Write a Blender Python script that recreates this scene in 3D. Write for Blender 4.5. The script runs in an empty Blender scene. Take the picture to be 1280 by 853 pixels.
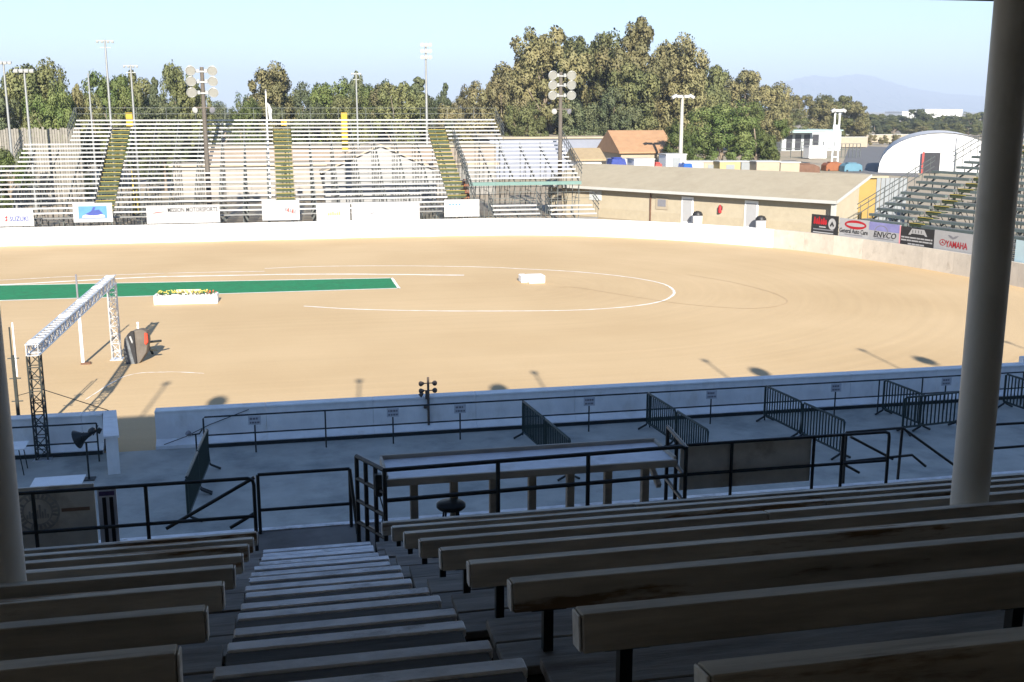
import bpy, bmesh, math, random
import numpy as np
from mathutils import Vector, Matrix
R = math.radians
random.seed(7)
S = bpy.context.scene
COL = S.collection

# ------------------------------------------------------------------ camera
CH = 9.3                                   # eye height above the arena ground
YAW, PITCH, FPX = R(12), R(11.9), 1366.0   # focal length in pixels of a 1280 px wide picture
cam = bpy.data.objects.new('camera', bpy.data.cameras.new('camera'))
COL.objects.link(cam)
cam.location = (0, 0, CH)
cam.rotation_euler = (math.pi / 2 - PITCH, 0, -YAW)
cam.data.sensor_width = 36.0
cam.data.lens = FPX / 1280 * 36.0
cam.data.clip_start = 0.05
cam.data.clip_end = 60000
S.camera = cam

# ------------------------------------------------------------------ sky, sun, exposure
SUN_EL, SUN_AZ = R(23.5), R(5)
w = bpy.data.worlds.new('World'); S.world = w; w.use_nodes = True
nt = w.node_tree
sky = nt.nodes.new('ShaderNodeTexSky'); sky.sky_type = 'NISHITA'; sky.sun_disc = False
sky.sun_elevation = SUN_EL; sky.sun_rotation = math.pi + SUN_AZ
sky.air_density = 1.0; sky.dust_density = 0.05; sky.ozone_density = 2.5; sky.altitude = 0
tint = nt.nodes.new('ShaderNodeMix'); tint.data_type = 'RGBA'; tint.blend_type = 'MULTIPLY'; tint.inputs[0].default_value = 1.0
tint.inputs[7].default_value = (.77, .88, 1.04, 1)
nt.links.new(sky.outputs[0], tint.inputs[6]); nt.links.new(tint.outputs[2], nt.nodes['Background'].inputs[0])
nt.nodes['Background'].inputs[1].default_value = 0.073
sl = bpy.data.lights.new('sun', 'SUN'); sl.energy = 5.0; sl.angle = R(0.5); sl.color = (1.0, 0.93, 0.82)
so = bpy.data.objects.new('sun', sl); COL.objects.link(so)
sdir = Vector((math.sin(SUN_AZ) * math.cos(SUN_EL), math.cos(SUN_AZ) * math.cos(SUN_EL), -math.sin(SUN_EL)))
so.rotation_euler = sdir.to_track_quat('-Z', 'Y').to_euler(); so.location = (0, -30, 60)
S.view_settings.view_transform = 'Standard'; S.view_settings.look = 'None'
S.view_settings.exposure = 1.32; S.view_settings.gamma = 1.0; S.view_settings.use_curve_mapping = False

# ------------------------------------------------------------------ photo pixel -> place in the world
_F = Vector((math.sin(YAW) * math.cos(PITCH), math.cos(YAW) * math.cos(PITCH), -math.sin(PITCH)))
_R = Vector((math.cos(YAW), -math.sin(YAW), 0)); _U = _R.cross(_F); _E = Vector((0, 0, CH))
def ray(x, y): return _F + _R * ((x - 640) / FPX) - _U * ((y - 426.5) / FPX)
def G(x, y, z=0.0): d = ray(x, y); return _E + d * ((z - CH) / d.z)
def AY(x, y, Y): d = ray(x, y); return _E + d * (Y / d.y)
def px(P): v = Vector(P) - _E; c = v.dot(_F); return 640 + FPX * v.dot(_R) / c, 426.5 - FPX * v.dot(_U) / c

# ------------------------------------------------------------------ materials
MATS = {}
def mat(name, col, rough=0.8, var=0.12, scale=3.0, stretch=(1, 1, 1), bump=0.0, metal=0.0, col2=None, blotch=None,
        objvar=0.0, spec=0.3, coords='pos', bscale=None):
    """procedural paint / wood / concrete: noise-varied colour, optional second colour in blotches, bump"""
    if name in MATS: return MATS[name]
    m = bpy.data.materials.new(name); m.use_nodes = True; MATS[name] = m
    n, l = m.node_tree.nodes, m.node_tree.links
    b = n['Principled BSDF']
    b.inputs['Roughness'].default_value = rough; b.inputs['Metallic'].default_value = metal
    b.inputs['Specular IOR Level'].default_value = spec
    if coords == 'pos':
        src = n.new('ShaderNodeNewGeometry').outputs['Position']
    else:
        src = n.new('ShaderNodeTexCoord').outputs['Object']
    mp = n.new('ShaderNodeMapping'); mp.inputs['Scale'].default_value = stretch
    l.new(src, mp.inputs['Vector'])
    nz = n.new('ShaderNodeTexNoise'); nz.inputs['Scale'].default_value = scale; nz.inputs['Detail'].default_value = 6
    nz.inputs['Roughness'].default_value = 0.6
    l.new(mp.outputs[0], nz.inputs['Vector'])
    mr = n.new('ShaderNodeMapRange'); mr.inputs[1].default_value = 0.28; mr.inputs[2].default_value = 0.72
    mr.inputs[3].default_value = 1 - var; mr.inputs[4].default_value = 1 + var
    l.new(nz.outputs['Fac'], mr.inputs[0])
    base = n.new('ShaderNodeRGB'); base.outputs[0].default_value = (*col, 1)
    out = base.outputs[0]
    if col2 is not None:
        mx = n.new('ShaderNodeMix'); mx.data_type = 'RGBA'; mx.inputs[7].default_value = (*col2, 1)
        l.new(out, mx.inputs[6])
        nb = n.new('ShaderNodeTexNoise'); nb.inputs['Scale'].default_value = bscale or scale * 0.3; nb.inputs['Detail'].default_value = 8
        nb.inputs['Roughness'].default_value = 0.65
        l.new(mp.outputs[0], nb.inputs['Vector'])
        rp = n.new('ShaderNodeMapRange'); lo, hi = blotch or (0.5, 0.65)
        rp.inputs[1].default_value = lo; rp.inputs[2].default_value = hi
        l.new(nb.outputs['Fac'], rp.inputs[0]); l.new(rp.outputs[0], mx.inputs[0])
        out = mx.outputs[2]
    vm = n.new('ShaderNodeVectorMath'); vm.operation = 'SCALE'
    l.new(out, vm.inputs[0])
    fac = mr.outputs[0]
    if objvar:
        oi = n.new('ShaderNodeObjectInfo'); r2 = n.new('ShaderNodeMapRange')
        r2.inputs[3].default_value = 1 - objvar; r2.inputs[4].default_value = 1 + objvar
        l.new(oi.outputs['Random'], r2.inputs[0])
        mm = n.new('ShaderNodeMath'); mm.operation = 'MULTIPLY'
        l.new(fac, mm.inputs[0]); l.new(r2.outputs[0], mm.inputs[1]); fac = mm.outputs[0]
    l.new(fac, vm.inputs['Scale'])
    l.new(vm.outputs[0], b.inputs['Base Color'])
    if bump:
        bp = n.new('ShaderNodeBump'); bp.inputs['Strength'].default_value = bump; bp.inputs['Distance'].default_value = 0.02
        l.new(nz.outputs['Fac'], bp.inputs['Height']); l.new(bp.outputs[0], b.inputs['Normal'])
    return m

SEAT = mat('seat_paint', (.53, .485, .41), .65, .30, 6, (.25, 2, 2), .35, col2=(.23, .15, .085), blotch=(.55, .60), objvar=.16, bscale=1.9, spec=.08)
SEATEND = mat('seat_end_lit', (.62, .60, .56), .6, .2, 20)  # bench end face, made paler for the light bouncing off the aisle
FLOORB = mat('floor_board', (.23, .215, .195), .75, .3, 8, (.3, 2, 1), .35, col2=(.13, .10, .08), blotch=(.5, .7), objvar=.2, bscale=3)
NOSE = mat('nosing_paint', (.84, .85, .87), .6, .25, 9, (.6, 1, 1), .2, col2=(.36, .34, .32), blotch=(.56, .7), objvar=.1, bscale=4)
TREADB = mat('tread_wood', (.095, .085, .072), .8, .3, 8, (.3, 2, 1), .3, objvar=.2)
DARKWOOD = mat('dark_timber', (.06, .055, .05), .9, .3, 5)
BLACKM = mat('black_steel', (.018, .022, .022), .45, .25, 12, spec=.4)
GREENM = mat('dark_green_steel', (.018, .032, .028), .45, .2, 12, spec=.4)
COLPAINT = mat('column_paint', (.62, .60, .55), .45, .10, 4, (1, 1, .4), .05, col2=(.40, .38, .33), blotch=(.55, .75), spec=.4)
TANPANEL = mat('tan_panel', (.64, .60, .51), .7, .12, 5, col2=(.42, .36, .28), blotch=(.55, .7))
COUNTER = mat('counter_top', (.62, .64, .68), .5, .12, 5, col2=(.5, .5, .5), blotch=(.55, .7))
COUNTERW = mat('counter_wood', (.42, .38, .32), .7, .2, 6, (.5, 2, 2), .2, objvar=.1)
ROOFM = mat('roof_sheet', (.58, .56, .53), .7, .2, 2)
FASCIA = mat('fascia_paint', (.05, .045, .06), .7, .2, 3)
DECK = mat('deck_concrete', (.37, .37, .335), .75, .16, 1.2, bump=.1, col2=(.22, .235, .22), blotch=(.48, .70), bscale=.55)
WALLW = mat('wall_whitewash', (.74, .74, .73), .8, .10, 2.5, (1, 1, .6), .1, col2=(.60, .58, .54), blotch=(.56, .72), bscale=1.1)
WALLC = mat('wall_concrete', (.52, .47, .40), .85, .10, 2.2, (1, 1, .7), .1, col2=(.37, .32, .26), blotch=(.56, .74), bscale=1.6, objvar=.08)
GREEN = mat('green_turf', (.012, .19, .075), .9, .18, 4, col2=(.02, .15, .06), blotch=(.45, .7))
CHALK = mat('chalk', (.78, .76, .70), .9, .15, 3, col2=(.60, .50, .36), blotch=(.58, .72), bscale=2)
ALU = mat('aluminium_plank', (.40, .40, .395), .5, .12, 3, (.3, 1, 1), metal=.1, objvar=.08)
ALUD = mat('aluminium_foot_shaded', (.19, .19, .185), .5, .15, 3, metal=.25, objvar=.1)  # foot planks: the shadow on them is put into this darker grey
SCAF = mat('scaffold_steel', (.10, .11, .105), .5, .2, 4, metal=.3)
GREENAISLE = mat('aisle_green', (.045, .06, .03), .7, .2, 4, objvar=.15)
YELLOW = mat('safety_yellow', (.50, .38, .08), .6, .1, 5, objvar=.06)
YPOST = mat('yellow_post', (.38, .25, .02), .6, .08, 5)
WHITE = mat('white_paint', (.78, .78, .77), .6, .06, 3)
VINYL = mat('white_vinyl', (.33, .33, .335), .45, .04, 2, spec=.4)
BLKV = mat('black_vinyl', (.02, .02, .022), .45, .1, 2)
RED = mat('red_print', (.33, .012, .018), .5, .1, 3)
BLUE = mat('blue_print', (.012, .075, .34), .45, .12, 2)
BLUELT = mat('pale_blue_print', (.06, .18, .42), .45, .12, 2)
LILAC = mat('lilac_print', (.20, .20, .40), .45, .12, 2)
GREYP = mat('grey_print', (.18, .18, .20), .5, .1, 3)
DKBLUE = mat('dark_blue_print', (.03, .05, .22), .5, .2, 3)
POLEW = mat('weathered_pole', (.11, .095, .08), .85, .25, 3, (3, 3, .3), objvar=.05)
POLEG = mat('galvanised_pole', (.26, .265, .26), .45, .08, 2, metal=.35)
LAMPW = mat('lamp_white', (.36, .36, .345), .35, .05, 2, spec=.5)
LAMPG = mat('lamp_glass', (.24, .24, .22), .2, .08, 6, spec=.6)
TRUSSA = mat('truss_aluminium', (.66, .67, .68), .35, .10, 6, metal=.55)
STUCCO = mat('tan_block', (.37, .32, .235), .85, .06, 2, col2=(.34, .29, .21), blotch=(.5, .7))
ROOFT = mat('tan_shingle', (.34, .295, .215), .9, .06, 1.5, (1, 1, 1), .1, col2=(.31, .265, .19), blotch=(.48, .7))
EAVEW = mat('eave_white', (.42, .415, .39), .6, .05, 2)
LILACB = mat('pale_metal_siding', (.19, .205, .25), .5, .06, 1)
ORANGER = mat('clay_roof', (.34, .20, .11), .85, .12, 1.2)
CREAM = mat('cream_wall', (.32, .27, .20), .8, .08, 1)
TEALR = mat('teal_roof', (.30, .40, .39), .6, .08, 1)
TENT = mat('tent_fabric', (.50, .50, .505), .55, .03, .5)
YELB = mat('yellow_siding', (.30, .20, .06), .7, .08, 1)
GREYF = mat('grey_siding', (.22, .235, .245), .6, .08, 1)
TEALT = mat('blue_tarp', (.09, .19, .25), .6, .08, 1)
ORANGE = mat('orange_plastic', (.22, .08, .035), .5, .15, 2)
RUST = mat('rusty_steel', (.13, .07, .045), .8, .25, 2)
GLASSD = mat('dark_opening', (.04, .04, .045), .3, .1, 2)
ASPH = mat('asphalt', (.14, .14, .145), .9, .12, .5)
BRICKR = mat('brick_red_print', (.40, .06, .05), .6, .12, 3)
FLOWERG = mat('planter_leaves', (.07, .11, .03), .8, .3, 12, objvar=.3)
FLOWERY = mat('planter_flowers', (.70, .55, .12), .7, .2, 12, objvar=.2)
FLOWERR = mat('planter_red', (.55, .10, .05), .7, .2, 12)
SKIRT = mat('lavender_skirt', (.45, .45, .62), .8, .1, 3)
MOUNT = mat('mountain_scrub', (.10, .09, .07), .95, .25, .002)

def dirt_material():
    m = bpy.data.materials.new('raked_dirt'); m.use_nodes = True
    n, l = m.node_tree.nodes, m.node_tree.links
    b = n['Principled BSDF']; b.inputs['Roughness'].default_value = .95; b.inputs['Specular IOR Level'].default_value = .1
    pos = n.new('ShaderNodeNewGeometry').outputs['Position']
    sp = n.new('ShaderNodeSeparateXYZ'); l.new(pos, sp.inputs[0])
    def M(op, a, c=None):
        k = n.new('ShaderNodeMath'); k.operation = op
        for i, q in enumerate((a, c)):
            if q is None: continue
            if isinstance(q, (int, float)): k.inputs[i].default_value = q
            else: l.new(q, k.inputs[i])
        return k.outputs[0]
    dx = M('MAXIMUM', M('SUBTRACT', sp.outputs[0], 12.0), 0.0)
    dy = M('SUBTRACT', sp.outputs[1], 57.0)
    d = M('SQRT', M('ADD', M('MULTIPLY', dx, dx), M('MULTIPLY', dy, dy)))     # distance from the oval's spine: grooming rings
    ang = M('ADD', M('ARCTAN2', dy, M('ADD', dx, .01)), M('MULTIPLY', sp.outputs[0], .03))
    cv = n.new('ShaderNodeCombineXYZ'); l.new(M('MULTIPLY', d, 2.6), cv.inputs[0]); l.new(M('MULTIPLY', ang, 1.2), cv.inputs[1])
    ns = n.new('ShaderNodeTexNoise'); ns.inputs['Scale'].default_value = 1.0; ns.inputs['Detail'].default_value = 5
    l.new(cv.outputs[0], ns.inputs['Vector'])
    nb = n.new('ShaderNodeTexNoise'); nb.inputs['Scale'].default_value = .11; nb.inputs['Detail'].default_value = 5
    l.new(pos, nb.inputs['Vector'])
    nf = n.new('ShaderNodeTexNoise'); nf.inputs['Scale'].default_value = 9; nf.inputs['Detail'].default_value = 4
    l.new(pos, nf.inputs['Vector'])
    mx = n.new('ShaderNodeMix'); mx.data_type = 'RGBA'
    mx.inputs[6].default_value = (.485, .352, .20, 1); mx.inputs[7].default_value = (.54, .40, .235, 1)
    r = n.new('ShaderNodeMapRange'); r.inputs[1].default_value = .35; r.inputs[2].default_value = .65
    l.new(nb.outputs['Fac'], r.inputs[0]); l.new(r.outputs[0], mx.inputs[0])
    f = M('ADD', M('MULTIPLY', ns.outputs['Fac'], .15), M('ADD', M('MULTIPLY', nf.outputs['Fac'], .08), .885))
    vm = n.new('ShaderNodeVectorMath'); vm.operation = 'SCALE'; l.new(mx.outputs[2], vm.inputs[0]); l.new(f, vm.inputs['Scale'])
    l.new(vm.outputs[0], b.inputs['Base Color'])
    bp = n.new('ShaderNodeBump'); bp.inputs['Strength'].default_value = .25; bp.inputs['Distance'].default_value = .05
    l.new(M('ADD', ns.outputs['Fac'], M('MULTIPLY', nf.outputs['Fac'], .4)), bp.inputs['Height']); l.new(bp.outputs[0], b.inputs['Normal'])
    return m
DIRT = dirt_material()
GROUND = mat('dry_ground', (.36, .30, .22), .95, .18, .06, col2=(.26, .24, .16), blotch=(.48, .65), bscale=.03)

def leaf_material(name, c1, c2, transl=.28):
    m = bpy.data.materials.new(name); m.use_nodes = True
    n, l = m.node_tree.nodes, m.node_tree.links
    b = n['Principled BSDF']; b.inputs['Roughness'].default_value = .6; b.inputs['Specular IOR Level'].default_value = .25
    oi = n.new('ShaderNodeObjectInfo'); pos = n.new('ShaderNodeNewGeometry').outputs['Position']
    nz = n.new('ShaderNodeTexNoise'); nz.inputs['Scale'].default_value = .35; nz.inputs['Detail'].default_value = 4; l.new(pos, nz.inputs['Vector'])
    r = n.new('ShaderNodeMapRange'); r.inputs[1].default_value = .35; r.inputs[2].default_value = .65; l.new(nz.outputs['Fac'], r.inputs[0])
    mx = n.new('ShaderNodeMix'); mx.data_type = 'RGBA'; mx.inputs[6].default_value = (*c1, 1); mx.inputs[7].default_value = (*c2, 1)
    l.new(r.outputs[0], mx.inputs[0])
    r2 = n.new('ShaderNodeMapRange'); r2.inputs[3].default_value = .95; r2.inputs[4].default_value = 1.5; l.new(oi.outputs['Random'], r2.inputs[0])
    vm = n.new('ShaderNodeVectorMath'); vm.operation = 'SCALE'; l.new(mx.outputs[2], vm.inputs[0]); l.new(r2.outputs[0], vm.inputs['Scale'])
    l.new(vm.outputs[0], b.inputs['Base Color'])
    t = n.new('ShaderNodeBsdfTranslucent'); l.new(vm.outputs[0], t.inputs[0])
    ms = n.new('ShaderNodeMixShader'); ms.inputs[0].default_value = transl
    l.new(b.outputs[0], ms.inputs[1]); l.new(t.outputs[0], ms.inputs[2]); l.new(ms.outputs[0], n['Material Output'].inputs[0])
    return m
LEAF = {'olive': leaf_material('olive_leaves', (.105, .12, .048), (.165, .165, .068)),
        'brown': leaf_material('brown_green_leaves', (.14, .135, .06), (.205, .18, .085)),
        'green': leaf_material('green_leaves', (.075, .11, .03), (.13, .15, .05)),
        'dark': leaf_material('dark_leaves', (.075, .095, .048), (.12, .13, .065)),
        'pale': leaf_material('pale_leaves', (.16, .15, .07), (.20, .17, .085))}
BARK = mat('bark', (.20, .16, .12), .9, .3, 2, (2, 2, .3))

# ------------------------------------------------------------------ mesh helpers
class MB:
    def __init__(s): s.v = []; s.f = []
    def _add(s, vs, fs):
        o = len(s.v); s.v += [tuple(q) for q in vs]; s.f += [tuple(i + o for i in t) for t in fs]
    def box(s, c, d, M=None):
        h = [x / 2 for x in d]; vs = []
        for x in (-1, 1):
            for y in (-1, 1):
                for z in (-1, 1):
                    q = Vector((x * h[0], y * h[1], z * h[2]))
                    vs.append((M @ q if M else q) + Vector(c))
        s._add(vs, [(0, 1, 3, 2), (4, 6, 7, 5), (0, 4, 5, 1), (2, 3, 7, 6), (0, 2, 6, 4), (1, 5, 7, 3)]); return s
    def b2(s, a, b): return s.box([(a[i] + b[i]) / 2 for i in range(3)], [abs(b[i] - a[i]) for i in range(3)])
    def beam(s, a, b, wd, ht, up=(0, 0, 1)):
        a, b = Vector(a), Vector(b); d = (b - a); L = d.length; d.normalize()
        u = Vector(up)
        if abs(d.dot(u)) > .98: u = Vector((0, 1, 0))
        r = d.cross(u).normalized(); u = r.cross(d)
        M = Matrix((r, d, u)).transposed()
        return s.box((a + b) / 2, (wd, L, ht), M)
    def tube(s, pts, r, n=8, r2=None):
        pts = [Vector(q) for q in pts]; rings = []
        for i, q in enumerate(pts):
            d = (pts[min(i + 1, len(pts) - 1)] - pts[max(i - 1, 0)]).normalized()
            u = Vector((0, 0, 1)) if abs(d.z) < .95 else Vector((1, 0, 0))
            x = d.cross(u).normalized(); y = d.cross(x)
            rr = r if r2 is None else r + (r2 - r) * i / (len(pts) - 1)
            rings.append([q + x * (rr * math.cos(2 * math.pi * k / n)) + y * (rr * math.sin(2 * math.pi * k / n)) for k in range(n)])
        vs = [q for g in rings for q in g]; fs = []
        for i in range(len(pts) - 1):
            for k in range(n):
                fs.append((i * n + k, i * n + (k + 1) % n, (i + 1) * n + (k + 1) % n, (i + 1) * n + k))
        fs.append(tuple(range(n))[::-1]); fs.append(tuple((len(pts) - 1) * n + k for k in range(n)))
        s._add(vs, fs); return s
    def lathe(s, base, axis, prof, n=14):
        """prof: (distance along axis, radius)"""
        d = Vector(axis).normalized(); u = Vector((0, 0, 1)) if abs(d.z) < .95 else Vector((1, 0, 0))
        x = d.cross(u).normalized(); y = d.cross(x); vs = []; fs = []
        for t, r in prof:
            for k in range(n):
                a = 2 * math.pi * k / n
                vs.append(Vector(base) + d * t + x * (r * math.cos(a)) + y * (r * math.sin(a)))
        for i in range(len(prof) - 1):
            for k in range(n):
                fs.append((i * n + k, i * n + (k + 1) % n, (i + 1) * n + (k + 1) % n, (i + 1) * n + k))
        fs.append(tuple(range(n))[::-1]); fs.append(tuple((len(prof) - 1) * n + k for k in range(n)))
        s._add(vs, fs); return s
    def prism(s, poly, off):
        """planar polygon (3-D points) extruded by the vector off"""
        n = len(poly); vs = [Vector(q) for q in poly] + [Vector(q) + Vector(off) for q in poly]
        s._add(vs, [tuple(range(n))[::-1], tuple(range(n, 2 * n))] + [(i, (i + 1) % n, n + (i + 1) % n, n + i) for i in range(n)]); return s
    def quad(s, a, b, c, d): s._add([a, b, c, d], [(0, 1, 2, 3)]); return s
    def mesh(s, name, base=(0, 0, 0), smooth=False, bevel=0):
        me = bpy.data.meshes.new(name); B = Vector(base)
        me.from_pydata([tuple(Vector(q) - B) for q in s.v], [], s.f)
        bm = bmesh.new(); bm.from_mesh(me); bmesh.ops.recalc_face_normals(bm, faces=bm.faces)
        if bevel: bmesh.ops.bevel(bm, geom=bm.edges[:], offset=bevel, segments=1, affect='EDGES')
        bm.to_mesh(me); bm.free()
        if smooth:
            me.shade_smooth(); me.set_sharp_from_angle(angle=.7)
        return me

def place(name, me, m, parent=None, loc=(0, 0, 0), rot=(0, 0, 0), scale=(1, 1, 1)):
    o = bpy.data.objects.new(name, me); COL.objects.link(o)
    if parent is not None: o.parent = parent
    o.location = loc; o.rotation_euler = rot; o.scale = scale
    if m is not None:
        if len(me.materials) == 0: me.materials.append(m)
        elif me.materials[0] != m:
            o.material_slots[0].link = 'OBJECT'; o.material_slots[0].material = m
    return o
def wloc(o):
    v = Vector((0, 0, 0))
    while o is not None: v += Vector(o.location); o = o.parent
    return v
def part(name, mb, m, parent, smooth=False, bevel=0, label=None):
    """mesh in world coordinates, under an unrotated parent"""
    o = place(name, mb.mesh(name, wloc(parent), smooth, bevel), m, parent)
    if label: o['label'] = label
    return o
def thing(name, label, cat, loc=(0, 0, 0), group=None, kind=None):
    o = bpy.data.objects.new(name, None); COL.objects.link(o); o.location = loc; o.empty_display_size = .2
    return tag(o, label, cat, group, kind)
def tag(o, label=None, cat=None, group=None, kind=None):
    if label: o['label'] = label
    if cat: o['category'] = cat
    if group: o['group'] = group
    if kind: o['kind'] = kind
    return o
def struct(name, mb, m, label, cat='ground', smooth=False):
    return tag(place(name, mb.mesh(name, smooth=smooth), m), label, cat, kind='structure')
def copy_tree(o, parent=None):
    c = o.copy(); COL.objects.link(c); c.parent = parent
    for ch in o.children: copy_tree(ch, c)
    return c

_txt = {}
def text_mesh(t, bold=0.0, shear=0.0):
    key = (t, bold, shear)
    if key in _txt: return _txt[key]
    cu = bpy.data.curves.new('lettering', 'FONT'); cu.body = t; cu.size = 1; cu.resolution_u = 2; cu.extrude = .02
    cu.align_x = 'CENTER'; cu.align_y = 'CENTER'; cu.offset = bold; cu.shear = shear
    o = bpy.data.objects.new('lettering', cu); COL.objects.link(o)
    bpy.context.view_layer.update()
    me = bpy.data.meshes.new_from_object(o.evaluated_get(bpy.context.evaluated_depsgraph_get())); me.name = 'lettering'
    bpy.data.objects.remove(o)
    co = np.array([q.co[:] for q in me.vertices]); ext = co.max(0) - co.min(0); mid = (co.max(0) + co.min(0)) / 2
    _txt[key] = (me, ext, mid); return _txt[key]
def lettering(parent, t, centre, right, up, wd, ht, m, bold=0.0, shear=0.0, name='lettering'):
    me, ext, mid = text_mesh(t, bold, shear)
    me = me.copy(); me.materials.clear(); me.materials.append(m)
    r, u = Vector(right).normalized(), Vector(up).normalized(); nrm = r.cross(u)
    sx, sy = wd / ext[0], ht / ext[1]
    M = Matrix((r * sx, u * sy, nrm * .1)).transposed().to_4x4()
    M.translation = Vector(centre) - wloc(parent) - r * (mid[0] * sx) - u * (mid[1] * sy)
    me.transform(M)
    return place(name, me, m, parent)

# ================================================================== THE SETTING
# ground to the horizon
mb = MB(); mb._add([(-8950, -290, -.02), (11950, -290, -.02), (11950, 14950, -.02), (-8950, 14950, -.02)], [(0, 1, 2, 3)])
struct('ground', mb, GROUND, 'dry tan ground reaching to the horizon beyond the arena')

# wall line round the arena (track side), from far straight round the turn to the near straight
WPTS = [(-60, 82.2), (-20, 82.2), (0, 82.2), (9, 82.2), (18, 81.5), (23.6, 79.2), (28.6, 75.5), (32.6, 71.1), (34.8, 67.6), (36.9, 61.8), (38.5, 54.5), (39.0, 48), (38.2, 42), (35.8, 37), (32.0, 33.4), (27.5, 31.6), (24.0, 31.35)]
def spline(pts, n):
    out = []
    for i in range(len(pts) - 1):
        p0, p1, p2, p3 = [np.array(pts[max(0, min(len(pts) - 1, i + k))], float) for k in (-1, 0, 1, 2)]
        for t in np.linspace(0, 1, n, endpoint=False):
            out.append(.5 * ((2 * p1) + (-p0 + p2) * t + (2 * p0 - 5 * p1 + 4 * p2 - p3) * t * t + (-p0 + 3 * p1 - 3 * p2 + p3) * t ** 3))
    out.append(np.array(pts[-1], float)); return np.array(out)
WALL = spline(WPTS, 24)
# dirt
poly = [tuple(q) for q in WALL[::4]] + [(24.0, 29.0), (-60, 29.0)]
cx, cy = 0, 55
mb = MB(); n_ = len(poly)
mb._add([(0, 55, 0)] + [(x, y, 0) for x, y in poly], [(0, i + 1, (i + 1) % n_ + 1) for i in range(n_)])
track = struct('dirt_track', mb, DIRT, 'groomed tan dirt surface of the oval arena', 'track')
# concrete deck between stand and near wall
mb = MB(); mb.quad((-30, 8, .006), (60, 8, .006), (60, 30.75, .006), (-30, 30.75, .006))
struct('concrete_deck', mb, DECK, 'shaded grey concrete deck between grandstand and white wall', 'pavement')
# asphalt apron behind the turn
mb = MB(); a = [G(1050, 215), G(1150, 222), G(1128, 185), G(1062, 182)]
mb.quad(*[(q.x, q.y, .004) for q in a]); struct('asphalt_lot', mb, ASPH, 'grey asphalt lane beside the white domed tent', 'road')

# chalk lines, turf strip
def ribbon(name, pts, wd, m, z, jit=.025):
    pts = spline([tuple(q)[:2] for q in pts], 10); rnd = random.Random(len(pts)); L = []; Rr = []
    for i in range(len(pts)):
        d = pts[min(i + 1, len(pts) - 1)] - pts[max(i - 1, 0)]; d /= np.linalg.norm(d); nn = np.array([-d[1], d[0]])
        L.append(pts[i] + nn * (wd / 2 + rnd.uniform(-jit, jit))); Rr.append(pts[i] - nn * (wd / 2 + rnd.uniform(-jit, jit)))
    mb = MB(); n = len(pts)
    mb._add([(q[0], q[1], z) for q in L + Rr], [(i, i + 1, n + i + 1, n + i) for i in range(n - 1)])
    return place(name, mb.mesh(name), m, track)
inner = [(.99, 53.3), (3.6, 51.85), (7.27, 50.63), (11, 49.84), (13.6, 49.5), (16.1, 49.8), (18.2, 50.8), (19.7, 52.7), (20.4, 54.9), (20.3, 57.0), (19.2, 59.3), (17, 61.75), (14, 63.7), (11.8, 64.9), (7.1, 66.4), (2.3, 67.2), (-1.0, 66.95)]
ribbon('chalk_line', inner, .13, CHALK, .008)
ribbon('chalk_line', [(-30, 61.0), (-15, 63.5), (-8, 64.7), (-4.6, 64.6), (2.2, 63.9), (10.3, 61.75)], .28, CHALK, .008, .05)
ribbon('chalk_line', [(-30, 63.5), (-15.4, 65.3), (-12, 65.9), (-6, 66.1), (-1, 65.7)], .12, CHALK, .012, .04)
ribbon('chalk_line', [(-6.5, 36.9), (-5.6, 40.1), (-4.2, 40.4), (-2.9, 39.9)], .05, CHALK, .008, .02)
ribbon('tyre_mark', [(14.6, 56.3), (15.5, 56.0), (17.6, 52.5), (19.4, 49.9), (22.0, 48.2), (24.3, 49.2), (25.0, 52.0), (24.4, 56), (23.0, 59.3)], .07, mat('damp_dirt', (.43, .305, .175), .95, .1, 3), .008, .02)
GR = [(6.1, 57.75), (6.1, 61.5), (-60, 64.5), (-60, 60.0)]
def G2(t, s):                                    # along the strip (0 right end .. 1), across (0 near .. 1 far)
    a = np.array([6.1, 57.75]) * (1 - t) + np.array([-34, 58.3]) * t; b = np.array([6.1, 61.5]) * (1 - t) + np.array([-34, 64.9]) * t
    q = a * (1 - s) + b * s; return (q[0], q[1])
mb = MB(); a, b, c, d = G2(0, 0), G2(0, 1), G2(1, 1), G2(1, 0)
mb.quad(*[(q[0], q[1], .012) for q in (a, b, c, d)]); place('turf_strip', mb.mesh('turf_strip'), GREEN, track)
for e in ([G2(0, 0), G2(.5, 0), G2(1, 0)], [G2(0, 1), G2(.5, 1), G2(1, 1)], [G2(0, -.02), G2(0, .5), G2(0, 1.02)]):
    ribbon('turf_border', e, .16, CHALK, .016, .015)

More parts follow.
